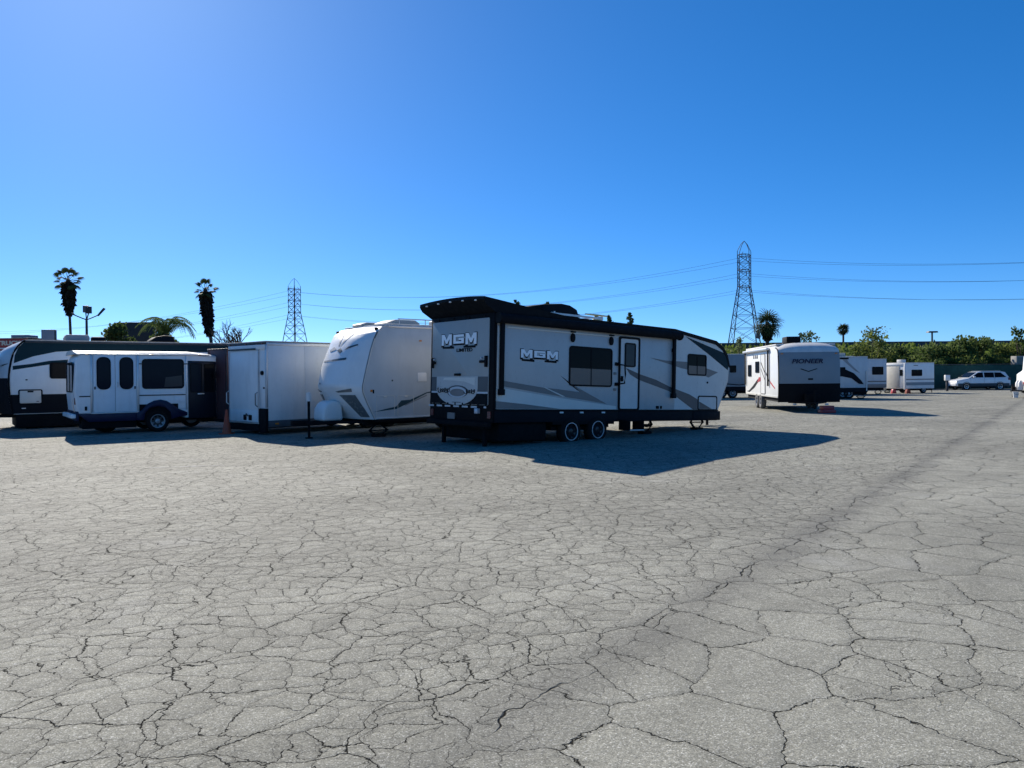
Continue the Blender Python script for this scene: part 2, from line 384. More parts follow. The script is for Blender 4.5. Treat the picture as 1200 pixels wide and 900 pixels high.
    h = t.m('ADD', t.m('MULTIPLY', t.m('ADD', t.m('MULTIPLY', sv, 0.6), t.m('MULTIPLY', fine, 0.5)), 0.0028), t.m('MULTIPLY', ck, -0.012))
    h = t.m('ADD', h, t.m('MULTIPLY', grain, 0.006))
    h = t.m('ADD', h, t.m('MULTIPLY', t.mr(near, 0.0, 0.07), 0.004))
    bp = t.n('ShaderNodeBump', None, Height=h, Strength=0.75, Distance=1.0)
    t.put(b.inputs['Normal'], bp.outputs[0])
    MATS['asphalt'] = m
asphalt()
m_, t_, b_ = newmat('dirt')
pz = t_.n('ShaderNodeTexCoord').outputs['Object']
t_.put(b_.inputs['Base Color'], t_.mix(t_.noise(pz, 0.08, 6, 0.7).outputs[0], (0.12,0.105,0.08,1), (0.22,0.20,0.16,1))); b_.inputs['Roughness'].default_value = 0.95
MATS['dirt'] = m_
g = B().add([(-2500,-600,-0.03),(2500,-600,-0.03),(2500,4500,-0.03),(-2500,4500,-0.03)], [(0,1,2,3)]).build('ground', 'dirt', smooth=0, recalc=False); tag(g, kind='structure')
g = B().add([(-75,-30,0),(130,-30,0),(130,80,0),(-75,80,0)], [(0,1,2,3)]).build('parking_lot', 'asphalt', smooth=0, recalc=False); tag(g, kind='structure')

m_, t_, b_ = newmat('worn_paint')
pz = t_.n('ShaderNodeTexCoord').outputs['Object']
t_.put(b_.inputs['Base Color'], t_.mix(t_.mr(t_.noise(pz, 9, 5, 0.75).outputs[0], 0.42, 0.58), (0.24,0.235,0.21,1), (0.46,0.45,0.42,1))); b_.inputs['Roughness'].default_value = 0.9
MATS['worn_paint'] = m_
pb = B()
for (xa, ya, xb, yb, wd) in ((-6.75,14.15,-6.25,14.28,0.05),(-6.2,14.30,-5.75,14.42,0.07),(-5.7,14.43,-5.45,14.50,0.04)):
    dx, dy = xb-xa, yb-ya; L_ = math.hypot(dx, dy); nx, ny = -dy/L_*wd, dx/L_*wd
    pb.add([(xa-nx*0.6,ya-ny*0.6,0.004),(xa+dx*0.5-nx,ya+dy*0.5-ny,0.004),(xb-nx*0.3,yb-ny*0.3,0.004),(xb+nx*0.5,yb+ny*0.5,0.004),(xa+dx*0.4+nx*0.7,ya+dy*0.4+ny*0.7,0.004),(xa+nx*0.3,ya+ny*0.3,0.004)], [(0,1,2,3,4,5)])
tag(pb.build('worn_paint_line', 'worn_paint', None, smooth=0, recalc=False), kind='structure')
# ------------------------------------------------------------------ big toy hauler trailer (local x: rear > nose, y: away from the viewer, z up)
def letter_M(x, z, w, h): return [(x+a*w, z+b*h) for a, b in ((0,0),(0,1),(.27,1),(.5,.52),(.73,1),(1,1),(1,0),(.78,0),(.78,.60),(.57,.16),(.43,.16),(.22,.60),(.22,0))]
def letter_G(x, z, w, h): return [(x+a*w, z+b*h) for a, b in ((0,.0),(0,1),(1,1),(1,.74),(.24,.74),(.24,.25),(.76,.25),(.76,.38),(.5,.38),(.5,.60),(1,.60),(1,0))]
def bold_word(par, put, x, z, w, h, flip=False):
    """three block letters with a dark backing and a dark underline; put() lays a polygon on the wall"""
    lw = w*0.30; gap = w*0.05
    def fx(p): return [(2*x+w-a, b) for a, b in p][::-1] if flip else p
    for k, L in enumerate((letter_M, letter_G, letter_M)):
        lx = x + k*(lw+gap); lz = z + (h*0.12 if k == 1 else 0); lh = h*(0.80 if k == 1 else 1)
        put('letter_backing', 'black_trim', fx(L(lx-0.020, lz-0.042, lw+0.042, lh+0.058)), 0.002)
        put('letter', 'letter_silver', fx(L(lx, lz, lw, lh)), 0.0085)
    for a, b in ((0.03, 0.36), (0.64, 0.97)):
        put('letter_underline', 'black_trim', fx([(x+a*w, z-0.075), (x+b*w, z-0.085), (x+b*w, z-0.030), (x+a*w, z-0.030)]), 0.003)
W1 = 2.55
tr = thing('travel_trailer', 'silver and charcoal toy hauler trailer with black awning and ramp door', 'trailer', (-0.44, 17.49, 0.108), (0, R(2.1), D40))
prof = [(0,0.76),(0,2.98),(0.5,3.04),(6.5,3.02),(8.45,2.78),(8.80,2.62),(9.02,2.40),(9.16,2.05),(9.12,1.65),(8.62,0.76)]
body = B().prism(prof, 'y', 0, W1).build('body', 'silver_panel', tr, 0.03)
# arched roof skin
def arch(x0, x1, zf, inset, rise, th, nm, m):
    b = B(); n = 10
    def fn(u, v):
        x = x0 + (x1-x0)*u; s = v*2-1
        return (x, W1/2 + s*(W1/2-inset), zf(x) + rise*(1-s*s))
    b.grid(fn, 12, n); o = b.build(nm, m, tr, recalc=False); return o
arch(0.2, 8.4, lambda x: 3.045 if x < 6.5 else 3.03-0.125*(x-6.5), -0.01, 0.10, 0.02, 'roof', 'roof_grey')
edge = B()
edge.prism([(0.3,2.985),(6.5,2.965),(8.42,2.725),(8.78,2.57),(8.99,2.37),(9.10,2.1),(9.185,2.06),(9.05,2.43),(8.83,2.66),(8.47,2.835),(6.5,3.06),(0.3,3.07)], 'y', -0.018, 0.02)
edge.build('roof_trim', 'black_trim', tr)
bx('skirt', 'charcoal', tr, 0.02, 4.2, 0.01, W1-0.01, 0.46, 0.759, 0.02); bx('side_valance', 'charcoal', tr, 4.201, 8.60, 0.01, 0.24, 0.46, 0.759, 0.02); bx('underbelly', 'chassis', tr, 4.21, 8.55, 0.241, W1-0.01, 0.70, 0.759)
bx('nose_skirt', 'charcoal', tr, 7.4, 8.72, -0.012, 0.26, 0.47, 0.74, 0.02)
B().prism([(0.05,0.775),(8.60,0.775),(8.60,0.745),(0.05,0.745)], 'y', -0.022, -0.001).build('belt_trim', 'black_trim', tr)
# graphics on the near side: pale nose zone, taupe bolts
on_side('graphic', 'nose_panel', tr, [(6.52,0.78),(6.52,2.96),(8.42,2.72),(8.76,2.57),(8.97,2.37),(9.10,2.05),(9.06,1.67),(8.60,0.80)], 0.001, 0.002)
on_side('graphic', 'forest', tr, [(6.97,2.88),(8.11,2.41),(9.07,1.98),(9.10,2.10),(9.00,2.36),(8.84,2.50)], 0.0032)
on_side('graphic', 'taupe', tr, [(5.41,2.20),(6.1,2.15),(7.11,2.15),(7.98,2.00),(8.57,1.90),(8.10,1.73),(7.60,1.87),(6.82,1.96)], 0.0034)
on_side('graphic', 'taupe_dark', tr, [(4.98,1.74),(5.7,1.60),(6.3,1.42),(7.2,1.22),(8.40,0.78),(7.39,0.78),(6.26,1.30),(4.98,1.58)], 0.0040)
on_side('graphic', 'light_panel', tr, [(0.05,0.97),(0.05,1.28),(2.1,1.05),(4.1,0.86),(4.1,0.78),(2.15,0.78)], 0.001, 0.002)
on_side('graphic', 'taupe', tr, [(0.28,1.43),(1.5,1.30),(2.0,1.27),(2.76,1.21),(2.55,1.36),(2.08,1.60),(2.45,1.36),(2.62,1.34),(3.74,0.92),(2.9,1.02),(2.04,1.10),(0.28,1.30)], 0.0032)
on_side('graphic', 'taupe', tr, [(0.05,0.79),(0.05,0.96),(0.9,0.90),(2.05,0.79)], 0.0032)
on_side('graphic_line', 'light_panel', tr, [(1.50,1.31),(1.56,1.31),(2.24,1.09),(2.14,1.09)], 0.0075)
bx('corner_trim', 'black_trim', tr, -0.012, 0.045, -0.014, 0.05, 0.76, 2.99, 0.008)
bx('light_strip', 'light_panel', tr, 0.06, 0.115, -0.02, -0.001, 0.98, 2.68, 0.004)
bold_word(tr, lambda n_, m_, p_, o_: on_side(n_, m_, tr, p_, o_, 0.006), 0.77, 1.99, 1.19, 0.20)
# awning: roller housing, cloth, arms
aw = B().tube([(0.02,-0.11,2.86),(6.56,-0.11,2.865)], 0.115, 14).build('awning', 'awning_cloth', tr)
B().prism([(-0.001,2.98),(-0.20,2.93),(-0.215,2.85),(-0.20,2.93),(-0.001,2.995)], 'x', 0.02, 6.5).build('awning_flap', 'awning_cloth', aw)
for xa, xb in ((0.02-0.04, 0.02), (6.56, 6.60)):
    B().lathe([(0.002, xa), (0.128, xa), (0.128, xb), (0.002, xb)], (0,-0.11,2.862), 'x', 18).build('end_cap', 'black_trim', aw)
bx('awning_rail', 'light_panel', aw, 0.35, 4.1, -0.018, -0.001, 2.66, 2.695, 0.004)
for xa in (0.155, 6.40):
    a_ = bx('awning_arm', 'black_trim', tr, xa-0.055, xa+0.055, -0.10, -0.035, 1.14, 2.80, 0.012)
    bx('arm_foot', 'black_trim', a_, xa-0.075, xa+0.075, -0.115, -0.001, 1.10, 1.24, 0.012)
    bx('bracket', 'black_trim', a_, xa-0.04, xa+0.04, -0.036, -0.001, 2.4, 2.5, 0.005)
for xs_ in (2.45, 3.85):
    sp_ = B().prism([(xs_+0.075*math.cos(q*math.pi/8), 2.56+0.115*math.sin(q*math.pi/8)) for q in range(16)], 'y', -0.05, -0.001).build('speaker', 'black_trim', tr, 0.015)
    bx('speaker_bracket', 'charcoal', sp_, xs_-0.07, xs_+0.07, -0.07, -0.001, 2.685, 2.72, 0.005)
window(tr, 2.35, 1.36, 3.91, 2.36, 0.09, reflection=True, fw=0.04)
window(tr, 7.09, 1.77, 7.98, 2.39, 0.08, reflection=True, fw=0.04)
# entry door
dr = B().prism(rr(4.20,0.78,4.95,2.66,0.05), 'y', -0.016, -0.001).build('door', 'nose_panel', tr)
B().ring(rr(4.16,0.765,4.99,2.71,0.07), rr(4.215,0.80,4.935,2.655,0.05), 'y', -0.034, -0.0005).build('door_frame', 'black_trim', dr)
window(dr, 4.38, 1.91, 4.81, 2.55, 0.06, y=-0.0165, pane='glass_mid', split=False, name='door_window')
on_side('graphic', 'taupe_dark', dr, [(4.44,1.88),(4.93,1.75),(4.93,1.59),(4.60,1.72)], 0.0025, 0.004, y=-0.0165)
bx('door_lock', 'black_trim', dr, 4.24, 4.32, -0.05, -0.0162, 1.52, 1.66, 0.01)
B().tube([(4.10,-0.005,1.98),(4.10,-0.09,1.96),(4.27,-0.13,1.94),(4.30,-0.13,1.70),(4.27,-0.13,1.47),(4.10,-0.09,1.45),(4.10,-0.005,1.43)], 0.022, 8).build('grab_handle', 'black_trim', tr)
for z_ in (1.97, 1.44): bx('handle_mount', 'black_trim', tr, 4.02, 4.14, -0.03, -0.001, z_-0.045, z_+0.045, 0.01)
for z_ in (1.72, 1.30): B().prism(rr(3.98,z_-0.035,4.08,z_+0.035,0.02), 'y', -0.02, -0.001).build('outlet_cover', 'taupe', tr)
hd = B().prism(rr(7.64,0.79,8.50,1.15,0.05), 'y', -0.012, -0.001).build('baggage_door', 'nose_panel', tr)
outline(hd, 'door_seal', 7.60, 0.76, 8.54, 1.19, 'black_trim', 0.07, 0.035, th=0.02)
on_side('graphic', 'taupe_dark', hd, [(7.66,1.02),(8.28,0.80),(7.66,0.80)], 0.0125)
for xv in (5.78, 5.93): B().prism(rr(xv-0.06 if xv < 5.9 else xv-0.03, 0.80, xv+0.05 if xv < 5.9 else xv+0.03, 0.88, 0.02), 'y', -0.02, -0.001).build('outlet_cover', 'black_trim', tr)
B().lathe([(0.002,-0.02),(0.03,-0.02),(0.03,-0.001),(0.002,-0.001)], (8.05,0,1.58), 'y', 10).build('key_lock', 'black_trim', tr)
for xl in (2.13, 2.83, 3.62): B().prism(rr(xl-0.06,0.68,xl+0.06,0.72,0.012), 'y', 0.01-0.02, 0.0095).build('marker_light', 'lamp_white', tr)
# steps
st_ = bx('entry_step', 'chassis', tr, 4.18, 4.78, -0.26, 0.10, 0.47, 0.51, 0.008)
bx('step_tread', 'aluminium', st_, 4.20, 4.76, -0.42, -0.20, 0.235, 0.265, 0.006)
for xs_ in (4.21, 4.75): bx('step_side', 'chassis', st_, xs_-0.02, xs_+0.02, -0.40, -0.02, 0.24, 0.50, 0.006)
# chassis, wheels, fenders, jacks
ch = B()
for y_ in (0.35, W1-0.45): ch.box(-0.05, 4.2, y_, y_+0.10, 0.30, 0.465); ch.box(4.2, 8.5, y_, y_+0.10, 0.62, 0.699)
for x_ in (0.0, 1.6, 4.0): ch.box(x_, x_+0.08, 0.36, W1-0.36, 0.31, 0.45)
ch.box(1.95, 3.95, 0.18, W1-0.18, 0.25, 0.34)
ch.build('chassis', 'chassis', tr)
bx('fender_well', 'chassis', tr, 1.85, 4.05, 0.012, 0.35, 0.40, 0.752, 0.0)
bx('holding_tank', 'chassis', tr, 0.25, 1.75, 0.12, W1-0.12, 0.02, 0.455, 0.04)  # tank hung almost to the ground to imitate deep shade under the rear
for y_, o_ in ((-0.01, -1), (W1+0.01, 1)):
    for x_ in (2.47, 3.42): wheel(tr, x_, y_, 0.245+ (x_-2.95)*0.0367, 0.345, 0.215, 0.21, 'rim_black', ring='rim_ring', outer=o_)
for x_, y_ in ((5.62, 0.30), (7.98, 0.30), (5.62, W1-0.3), (7.98, W1-0.3)):
    j = scissor_jack(tr, x_, y_, 0.62-0.0367*(x_-2.95)); j.location.z = 0.0367*(x_-2.95)-0.004
for y_ in (0.45, W1-0.45):
    j = bx('stabilizer_leg', 'chassis', tr, 0.06, 0.14, y_-0.04, y_+0.04, -0.19, 0.31); bx('foot_pad', 'aluminium', j, -0.02, 0.22, y_-0.10, y_+0.10, -0.215, -0.19)
B().tube([(8.5,0.4,0.58),(10.1,W1/2-0.06,0.58),(10.1,W1/2+0.06,0.58),(8.5,W1-0.4,0.58)], 0.06, 4).build('tongue', 'chassis', tr)
B().tube([(9.85,W1/2,0.25),(9.85,W1/2,1.15)], 0.045, 10).build('tongue_jack', 'chassis', tr)
for y_ in (W1/2-0.22, W1/2+0.22): B().lathe([(0.002,0.44),(0.15,0.46),(0.16,0.55),(0.16,0.85),(0.12,0.95),(0.05,1.0),(0.002,1.0)], (9.35,y_,0), 'z', 16).build('propane_tank', 'plastic_white', tr)
# rear wall
bx('rear_frame', 'black_trim', tr, -0.035, -0.001, 0.0, W1, 0.46, 2.99, 0.01)
rd = B().prism(rr(0.16,0.86,W1-0.09,2.88,0.03), 'x', -0.056, -0.0355).build('ramp_door', 'silver_rear', tr, 0.006)
E_ = lambda n_, m_, p_, o_=0.002, th=0.004, par=None: on_end(n_, m_, par or rd, p_, o_, th, x=-0.056)
E_('lower_band', 'taupe_dark', [(0.17,1.17),(W1-0.10,1.17),(W1-0.10,1.52),(0.17,1.52)])
E_('pinstripe', 'chrome_grey', [(0.17,1.125),(W1-0.10,1.125),(W1-0.10,1.168),(0.17,1.168)])
E_('black_band', 'black_trim', [(0.17,0.87),(W1-0.10,0.87),(W1-0.10,1.123),(0.17,1.123)])
hc, hw = 1.385, 0.84
half = [(hc-hw, 1.53), (hc+hw, 1.53), (hc+hw, 1.30)] + [(hc+hw*math.cos(R(a)), 1.24+0.40*math.sin(R(a))) for a in range(0, -181, -12)] + [(hc-hw, 1.30)]
E_('rounded_panel', 'silver_panel', half, 0.0065)
E_('panel_wave', 'light_panel', [(0.66,1.50),(1.9,1.50),(1.95,1.44),(1.5,1.43),(1.1,1.41),(0.85,1.36),(0.66,1.31)], 0.011, 0.002)
el = lambda cy, cz, a, b, n=24: [(cy+a*math.cos(2*math.pi*k/n), cz+b*math.sin(2*math.pi*k/n)) for k in range(n)]
B().ring(el(1.34,1.15,0.37,0.135), el(1.34,1.14,0.31,0.095), 'x', -0.056-0.020, -0.056-0.011).build('emblem_ring', 'chrome_grey', rd)
B().ring(el(1.34,1.165,0.43,0.15), el(1.34,1.15,0.375,0.137), 'x', -0.056-0.017, -0.056-0.011).build('emblem_rim', 'taupe_dark', rd)
E_('emblem_plate', 'taupe', el(1.34,1.14,0.30,0.09), 0.0115, 0.003)
def script(y0, y1, zc, h, n, ph):
    pts = []
    for k in range(n*8+1):
        u = k/(n*8); a = u*n*2*math.pi + ph; hh = h*(1.0 if int(u*n+0.3) % 3 else 1.5)
        pts.append((-0.056-0.021, y0+(y1-y0)*u + 0.048*math.sin(a), zc + hh*math.cos(a)))
    B().tube(pts, 0.009, 4).build('script_mark', 'black_trim', rd)
script(2.12, 1.66, 1.19, 0.042, 5, 0.4); script(1.02, 0.64, 1.17, 0.036, 4, 1.9)
B().tube([(-0.077,2.2,1.20),(-0.077,2.16,1.29),(-0.077,2.05,1.28)], 0.010, 4).build('script_mark', 'chrome_grey', rd)
E_('script_line', 'taupe_dark', [(1.2,0.90),(1.55,0.90),(1.55,0.915),(1.2,0.915)], 0.0115, 0.003)
bold_word(rd, lambda n_, m_, p_, o_: E_(n_, m_, p_, o_, 0.006), 0.62, 2.29, 1.42, 0.27, flip=True)
tx = text('lettering', 'LIMITED', 0.115, 'black_trim', rd, (-0.063, 1.42, 2.12), (R(90), 0, R(-90)), 0.004, xs=1.55, bold=0.002)
for y_, yy in ((0.40, 0.22), (2.33, 2.40)):
    h_ = bx('door_latch', 'black_trim', rd, -0.10, -0.057, y_-0.05 if y_ > 1 else y_-0.14, y_+0.10 if y_ > 1 else y_+0.07, 1.84, 1.90, 0.008)
    bx('latch_arm', 'black_trim', h_, -0.115, -0.06, yy-0.035, yy+0.035, 1.74, 2.0, 0.008)
    bx('keeper', 'chrome_grey', h_, -0.105, -0.0595, y_-0.02, y_+0.02, 1.93, 1.97, 0.004)
bx('pull_handle', 'black_trim', rd, -0.10, -0.0565, 1.22, 1.46, 1.545, 1.60, 0.012)
for k in range(7):
    ya = 0.24 + k*0.355; E_('reflector_strip', 'chrome_grey', [(ya,0.795),(ya+(0.24 if k else 0.10),0.795),(ya+(0.24 if k else 0.10),0.838),(ya,0.838)], 0.0, 0.006, tr) if False else on_end('reflector_strip', 'chrome_grey', tr, [(ya,0.79),(ya+(0.23 if k else 0.09),0.79),(ya+(0.23 if k else 0.09),0.832),(ya,0.832)], 0.001, 0.005, x=-0.035)
for k in range(8): on_end('hinge', 'black_trim', tr, rr(0.2+k*0.3,0.835,0.25+k*0.3,0.90,0.01), 0.0215, 0.012, x=-0.035)
for k in range(4): B().lathe([(0.002,-0.055),(0.03,-0.05),(0.035,-0.0355),(0.002,-0.0355)], (0,0.35+k*0.62,2.925), 'x', 10).build('marker_light', 'black_trim', tr)
bx('bumper', 'chassis', tr, -0.16, -0.03, 0.05, W1-0.05, 0.36, 0.47, 0.01)
B().box(-0.14,-0.05,0.45,0.57,0.66,0.78).build('plate_lamp', 'chrome_grey', tr, 0.01)
B().prism(rr(1.45,0.50,1.75,0.65,0.02), 'x', -0.06, -0.036).build('licence_plate', 'taupe', tr)
for y_ in (0.12, W1-0.12): B().prism(rr(y_-0.06,0.56,y_+0.06,0.72,0.02), 'x', -0.055, -0.036).build('tail_light', 'lens_red', tr)
# rear spoiler that overhangs the ramp door and runs out into a fin along the roof edge
sp = B()
def spo(u, v):
    y = v*W1*1.03 - 0.015*W1; s = v*2-1; rise = 0.055*(1-s*s)
    k = [(-0.02,2.985),(-0.30,3.14),(-0.38,3.25),(-0.37,3.325),(0.9,3.20),(2.2,3.08),(2.2,3.0)]
    i = min(int(u*6), 5); f = u*6-i
    x = k[i][0]*(1-f)+k[i+1][0]*f; z = k[i][1]*(1-f)+k[i+1][1]*f
    return (x, y, z + (rise if z > 3.05 else 0))
sp.grid(spo, 6, 12)
for v_ in (0.0, 1.0):
    pts = [spo(i/6, v_) for i in range(7)]; o_ = len(sp.v); sp.v += pts; sp.f.append(tuple(range(o_, o_+7)))
spoil = sp.build('spoiler', 'black_trim', tr)
for k in range(5):
    v_ = 0.12+0.19*k; q = spo(2.2/6, v_); bx('marker_light', 'lamp_white', spoil, q[0]-0.012, q[0]+0.02, q[1]-0.035, q[1]+0.035, q[2]-0.045, q[2]-0.015, 0.004)
# roof kit
ac = B().prism([(2.25,3.14),(2.25,3.45),(2.9,3.52),(3.20,3.50),(3.45,3.41),(3.58,3.14)], 'y', 0.85, 1.70).build('air_conditioner', 'charcoal', tr, 0.04)
for k in range(5): bx('louvre', 'black_trim', ac, 2.236, 2.252, 0.92, 1.63, 3.24+k*0.04, 3.254+k*0.04)
rk = B()
for y_ in (0.75, 1.8): rk.box(2.4, 4.35, y_, y_+0.05, 3.20, 3.25)
for x_ in (2.5, 3.4, 4.28): rk.box(x_, x_+0.05, 0.74, 1.86, 3.252, 3.28); rk.box(x_, x_+0.05, 0.75, 0.8, 3.10, 3.2)
rk.build('roof_rack', 'aluminium', tr)
an = B().lathe([(0.14,3.12),(0.13,3.22),(0.08,3.33),(0.05,3.36),(0.002,3.36)], (4.65,1.3,0), 'z', 14, closed=False).build('antenna', 'antenna_yellow', tr)
B().prism([(4.22,1.27),(4.65,1.22),(5.08,1.27),(5.08,1.33),(4.65,1.38),(4.22,1.33)], 'z', 3.37, 3.40).build('antenna_wing', 'antenna_yellow', an)
for x_ in (5.6, 7.2): B().prism(rr(x_,1.1,x_+0.4,1.5,0.05), 'z', 3.08 if x_ < 6.5 else 2.95, 3.18 if x_ < 6.5 else 3.07).build('roof_vent', 'roof_white', tr, 0.02)

# ------------------------------------------------------------------ white travel trailer beside it, nose towards the viewer
W2 = 2.45
wt = thing('travel_trailer', 'white travel trailer with rounded nose cap and roof rail, beside the cargo trailer', 'trailer', (-3.83, 20.44, 0), (0, 0, D40))
NP = [(0.66,3.06),(0.45,3.00),(0.30,2.86),(0.20,2.66),(0.10,2.38),(0.00,2.02),(-0.09,1.68),(-0.16,1.38),(-0.15,1.24),(-0.06,1.02),(0.07,0.76),(0.20,0.50)]
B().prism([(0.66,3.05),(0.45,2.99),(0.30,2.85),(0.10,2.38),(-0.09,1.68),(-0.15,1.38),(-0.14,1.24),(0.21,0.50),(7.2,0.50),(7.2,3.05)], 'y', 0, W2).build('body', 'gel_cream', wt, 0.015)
def npt(t):
    i = min(int(t*(len(NP)-1)), len(NP)-2); f = t*(len(NP)-1)-i
    return NP[i][0]*(1-f)+NP[i+1][0]*f, NP[i][1]*(1-f)+NP[i+1][1]*f
def cap(t, s, off=0.0):
    x, z = npt(max(0, min(1, t)))
    q = abs(s*2-1); bow = (1-q**2.6)
    k = 0.42*min(1, t*2.2) if t < 0.62 else 0.42*(1-(t-0.62)*1.3)
    sh = 0.16*(1-bow) if t < 0.2 else 0
    return Vector((x - 0.03 - k*bow - off, s*W2, z - (0.10*q**3)*max(0, 1-t*5) + off*0.3))
cp = B().grid(lambda u, v: cap(u, v), 33, 24)
capo = cp.build('nose_cap', 'gel_white', wt, recalc=False, smooth=60)
def patch(name, m, par, f, corners, off=0.010, nu=8, nv=4):
    (a, b, c, d) = corners
    def g_(u, v):
        t = (a[0]*(1-u)+b[0]*u)*(1-v) + (d[0]*(1-u)+c[0]*u)*v; s = (a[1]*(1-u)+b[1]*u)*(1-v) + (d[1]*(1-u)+c[1]*u)*v
        return f(t, s, off)
    return B().grid(g_, nu, nv).build(name, m, par, recalc=False, smooth=60)
def ribbon(name, m, par, f, path, off=0.008, sub=5):
    b = B(); P = []
    for i in range(len(path)-1):
        for k in range(sub):
            q = k/sub; P.append([path[i][j]*(1-q)+path[i+1][j]*q for j in range(3)])
    P.append(list(path[-1])); v = []; fc = []
    for i, (t, s, wd) in enumerate(P):
        v += [f(t, s-wd, off), f(t, s+wd, off)]
        if i: fc.append((2*i-2, 2*i-1, 2*i+1, 2*i))
    return b.add(v, fc).build(name, m, par, recalc=False, smooth=60)
for s_ in (0, 1):
    S = (lambda s: s) if s_ == 0 else (lambda s: 1-s)
    patch('nose_lens', 'lens_grey', capo, cap, [(0.665,S(0.10)),(0.72,S(0.34)),(0.735,S(0.30)),(0.725,S(0.10))])
    patch('nose_lens', 'lens_grey', capo, cap, [(0.76,S(0.08)),(0.76,S(0.30)),(0.98,S(0.16)),(0.98,S(0.035))])
    ribbon('graphic', 'grey_swoosh', capo, cap, [(0.02,S(0.30),0.004),(0.08,S(0.32),0.016),(0.16,S(0.36),0.022),(0.25,S(0.43),0.026),(0.33,S(0.485),0.006)])
    ribbon('graphic', 'grey_swoosh', capo, cap, [(0.03,S(0.10),0.004),(0.10,S(0.12),0.016),(0.17,S(0.15),0.003)])
    b = B()
    for t_ in (0.12,): q = cap(t_, S(0.05), 0.0); B().box(q.x-0.05, q.x+0.03, q.y-0.04, q.y+0.04, q.z-0.02, q.z+0.05).build('clearance_light', 'black_trim', capo, 0.01)
patch('emblem', 'teal_swoosh', capo, cap, [(0.335,0.30),(0.315,0.17),(0.325,0.15),(0.365,0.34)])
patch('emblem', 'grey_swoosh', capo, cap, [(0.33,0.62),(0.36,0.70),(0.375,0.66),(0.355,0.52)])
patch('emblem', 'teal_swoosh', capo, cap, [(0.345,0.44),(0.37,0.37),(0.385,0.40),(0.365,0.50)])
patch('emblem', 'grey_swoosh', capo, cap, [(0.42,0.25),(0.435,0.74),(0.446,0.74),(0.434,0.25)])
patch('emblem', 'teal_swoosh', capo, cap, [(0.418,0.24),(0.428,0.50),(0.439,0.50),(0.431,0.24)], 0.014)
for t_, s_ in ((0.50,0.86),(0.60,0.72)): patch('emblem', 'grey_swoosh', capo, cap, [(t_,s_),(t_+0.008,s_-0.06),(t_+0.02,s_-0.05),(t_+0.014,s_)])
# seam moulding where the cap meets the side
B().tube([(x+0.005, -0.008, z) for x, z in NP], 0.016, 6).build('cap_seam', 'light_panel', wt)
for pts, m in (([(0.14,0.70),(0.5,0.77),(0.86,0.83),(1.02,0.99),(1.3,1.00),(1.86,1.20),(1.86,1.17),(1.3,0.93),(0.86,0.76),(0.5,0.73)], 'teal_swoosh'),
               ([(1.1,0.87),(1.86,1.13),(1.86,1.10),(1.15,0.84)], 'grey_swoosh')): on_side('graphic', m, wt, pts)
on_side('graphic', 'teal_swoosh', wt, [(1.86,1.17),(1.86,1.20),(3.6,1.45),(5.5,1.40),(3.6,1.32)])
outline(wt, 'baggage_door', 0.24, 0.56, 0.80, 1.14, 'light_panel', 0.03, 0.012)
outline(wt, 'access_door', 0.90, 0.56, 1.42, 1.13, 'light_panel', 0.03, 0.012)
bx('marker_light', 'lens_amber', wt, 0.06, 0.12, -0.02, -0.001, 1.24, 1.30, 0.006)
bx('marker_light', 'black_trim', wt, 0.13, 0.17, -0.02, -0.001, 1.20, 1.30, 0.006)
for x_, z_ in ((1.62,2.62),(2.4,0.62)): bx('side_marker', 'lens_amber', wt, x_, x_+0.08, -0.02, -0.001, z_, z_+0.04, 0.006)
for x_, z_ in ((0.50,1.105),(1.16,1.095)): bx('door_latch', 'light_panel', wt, x_-0.05, x_+0.05, -0.028, -0.0125, z_-0.02, z_+0.02, 0.006)
B().prism(rr(1.55,1.5,1.85,1.75,0.03), 'y', -0.018, -0.001).build('vent_cover', 'gel_white', wt, 0.006)
bx('belt_moulding', 'gel_white', wt, 0.22, 7.15, -0.012, -0.001, 0.52, 0.55, 0.004)
bx('key_lock', 'black_trim', wt, 0.72, 0.76, -0.015, -0.001, 1.52, 1.56, 0.006)
bx('roof', 'roof_white', wt, 0.62, 7.2, -0.015, W2+0.015, 3.052, 3.09, 0.012)
bx('gutter_trim', 'aluminium', wt, 0.62, 7.2, -0.024, -0.001, 2.985, 3.05, 0.006)
window(wt, 3.0, 1.6, 4.2, 2.4, 0.08); window(wt, 5.2, 1.6, 6.2, 2.4, 0.08)
a1 = B().prism([(1.0,3.08),(0.95,3.16),(1.25,3.26),(1.9,3.26),(2.05,3.18),(2.05,3.08)], 'y', 0.6, 1.35).build('roof_vent', 'ac_tan', wt, 0.03)
a2 = B().prism([(0.62,3.09),(0.60,3.15),(0.8,3.21),(1.2,3.21),(1.3,3.15),(1.3,3.09)], 'y', 1.45, 2.0).build('roof_vent', 'ac_tan', wt, 0.03)
B().prism([(3.0,3.08),(3.0,3.32),(3.3,3.38),(3.9,3.36),(4.0,3.08)], 'y', 0.8, 1.6).build('air_conditioner', 'ac_tan', wt, 0.04)
rl = B()
for y_ in (0.10, W2-0.10):
    rl.tube([(1.0,y_,3.235),(6.9,y_,3.235)], 0.016, 6)
    for x_ in (1.05, 1.9, 2.75, 3.6, 5.2, 6.8): rl.tube([(x_,y_,3.08),(x_,y_,3.235)], 0.014, 6)
rl.build('roof_rail', 'aluminium', wt)
cb = B()
for y_ in (0.4, W2-0.5): cb.box(0.1, 7.1, y_, y_+0.1, 0.33, 0.495)
for x_ in (0.3, 2.5, 5.0, 6.8): cb.box(x_, x_+0.08, 0.42, W2-0.42, 0.34, 0.48)
cb.build('chassis', 'chassis', wt)
bx('underbelly', 'chassis', wt, 0.3, 7.15, 0.03, W2-0.03, 0.42, 0.498)
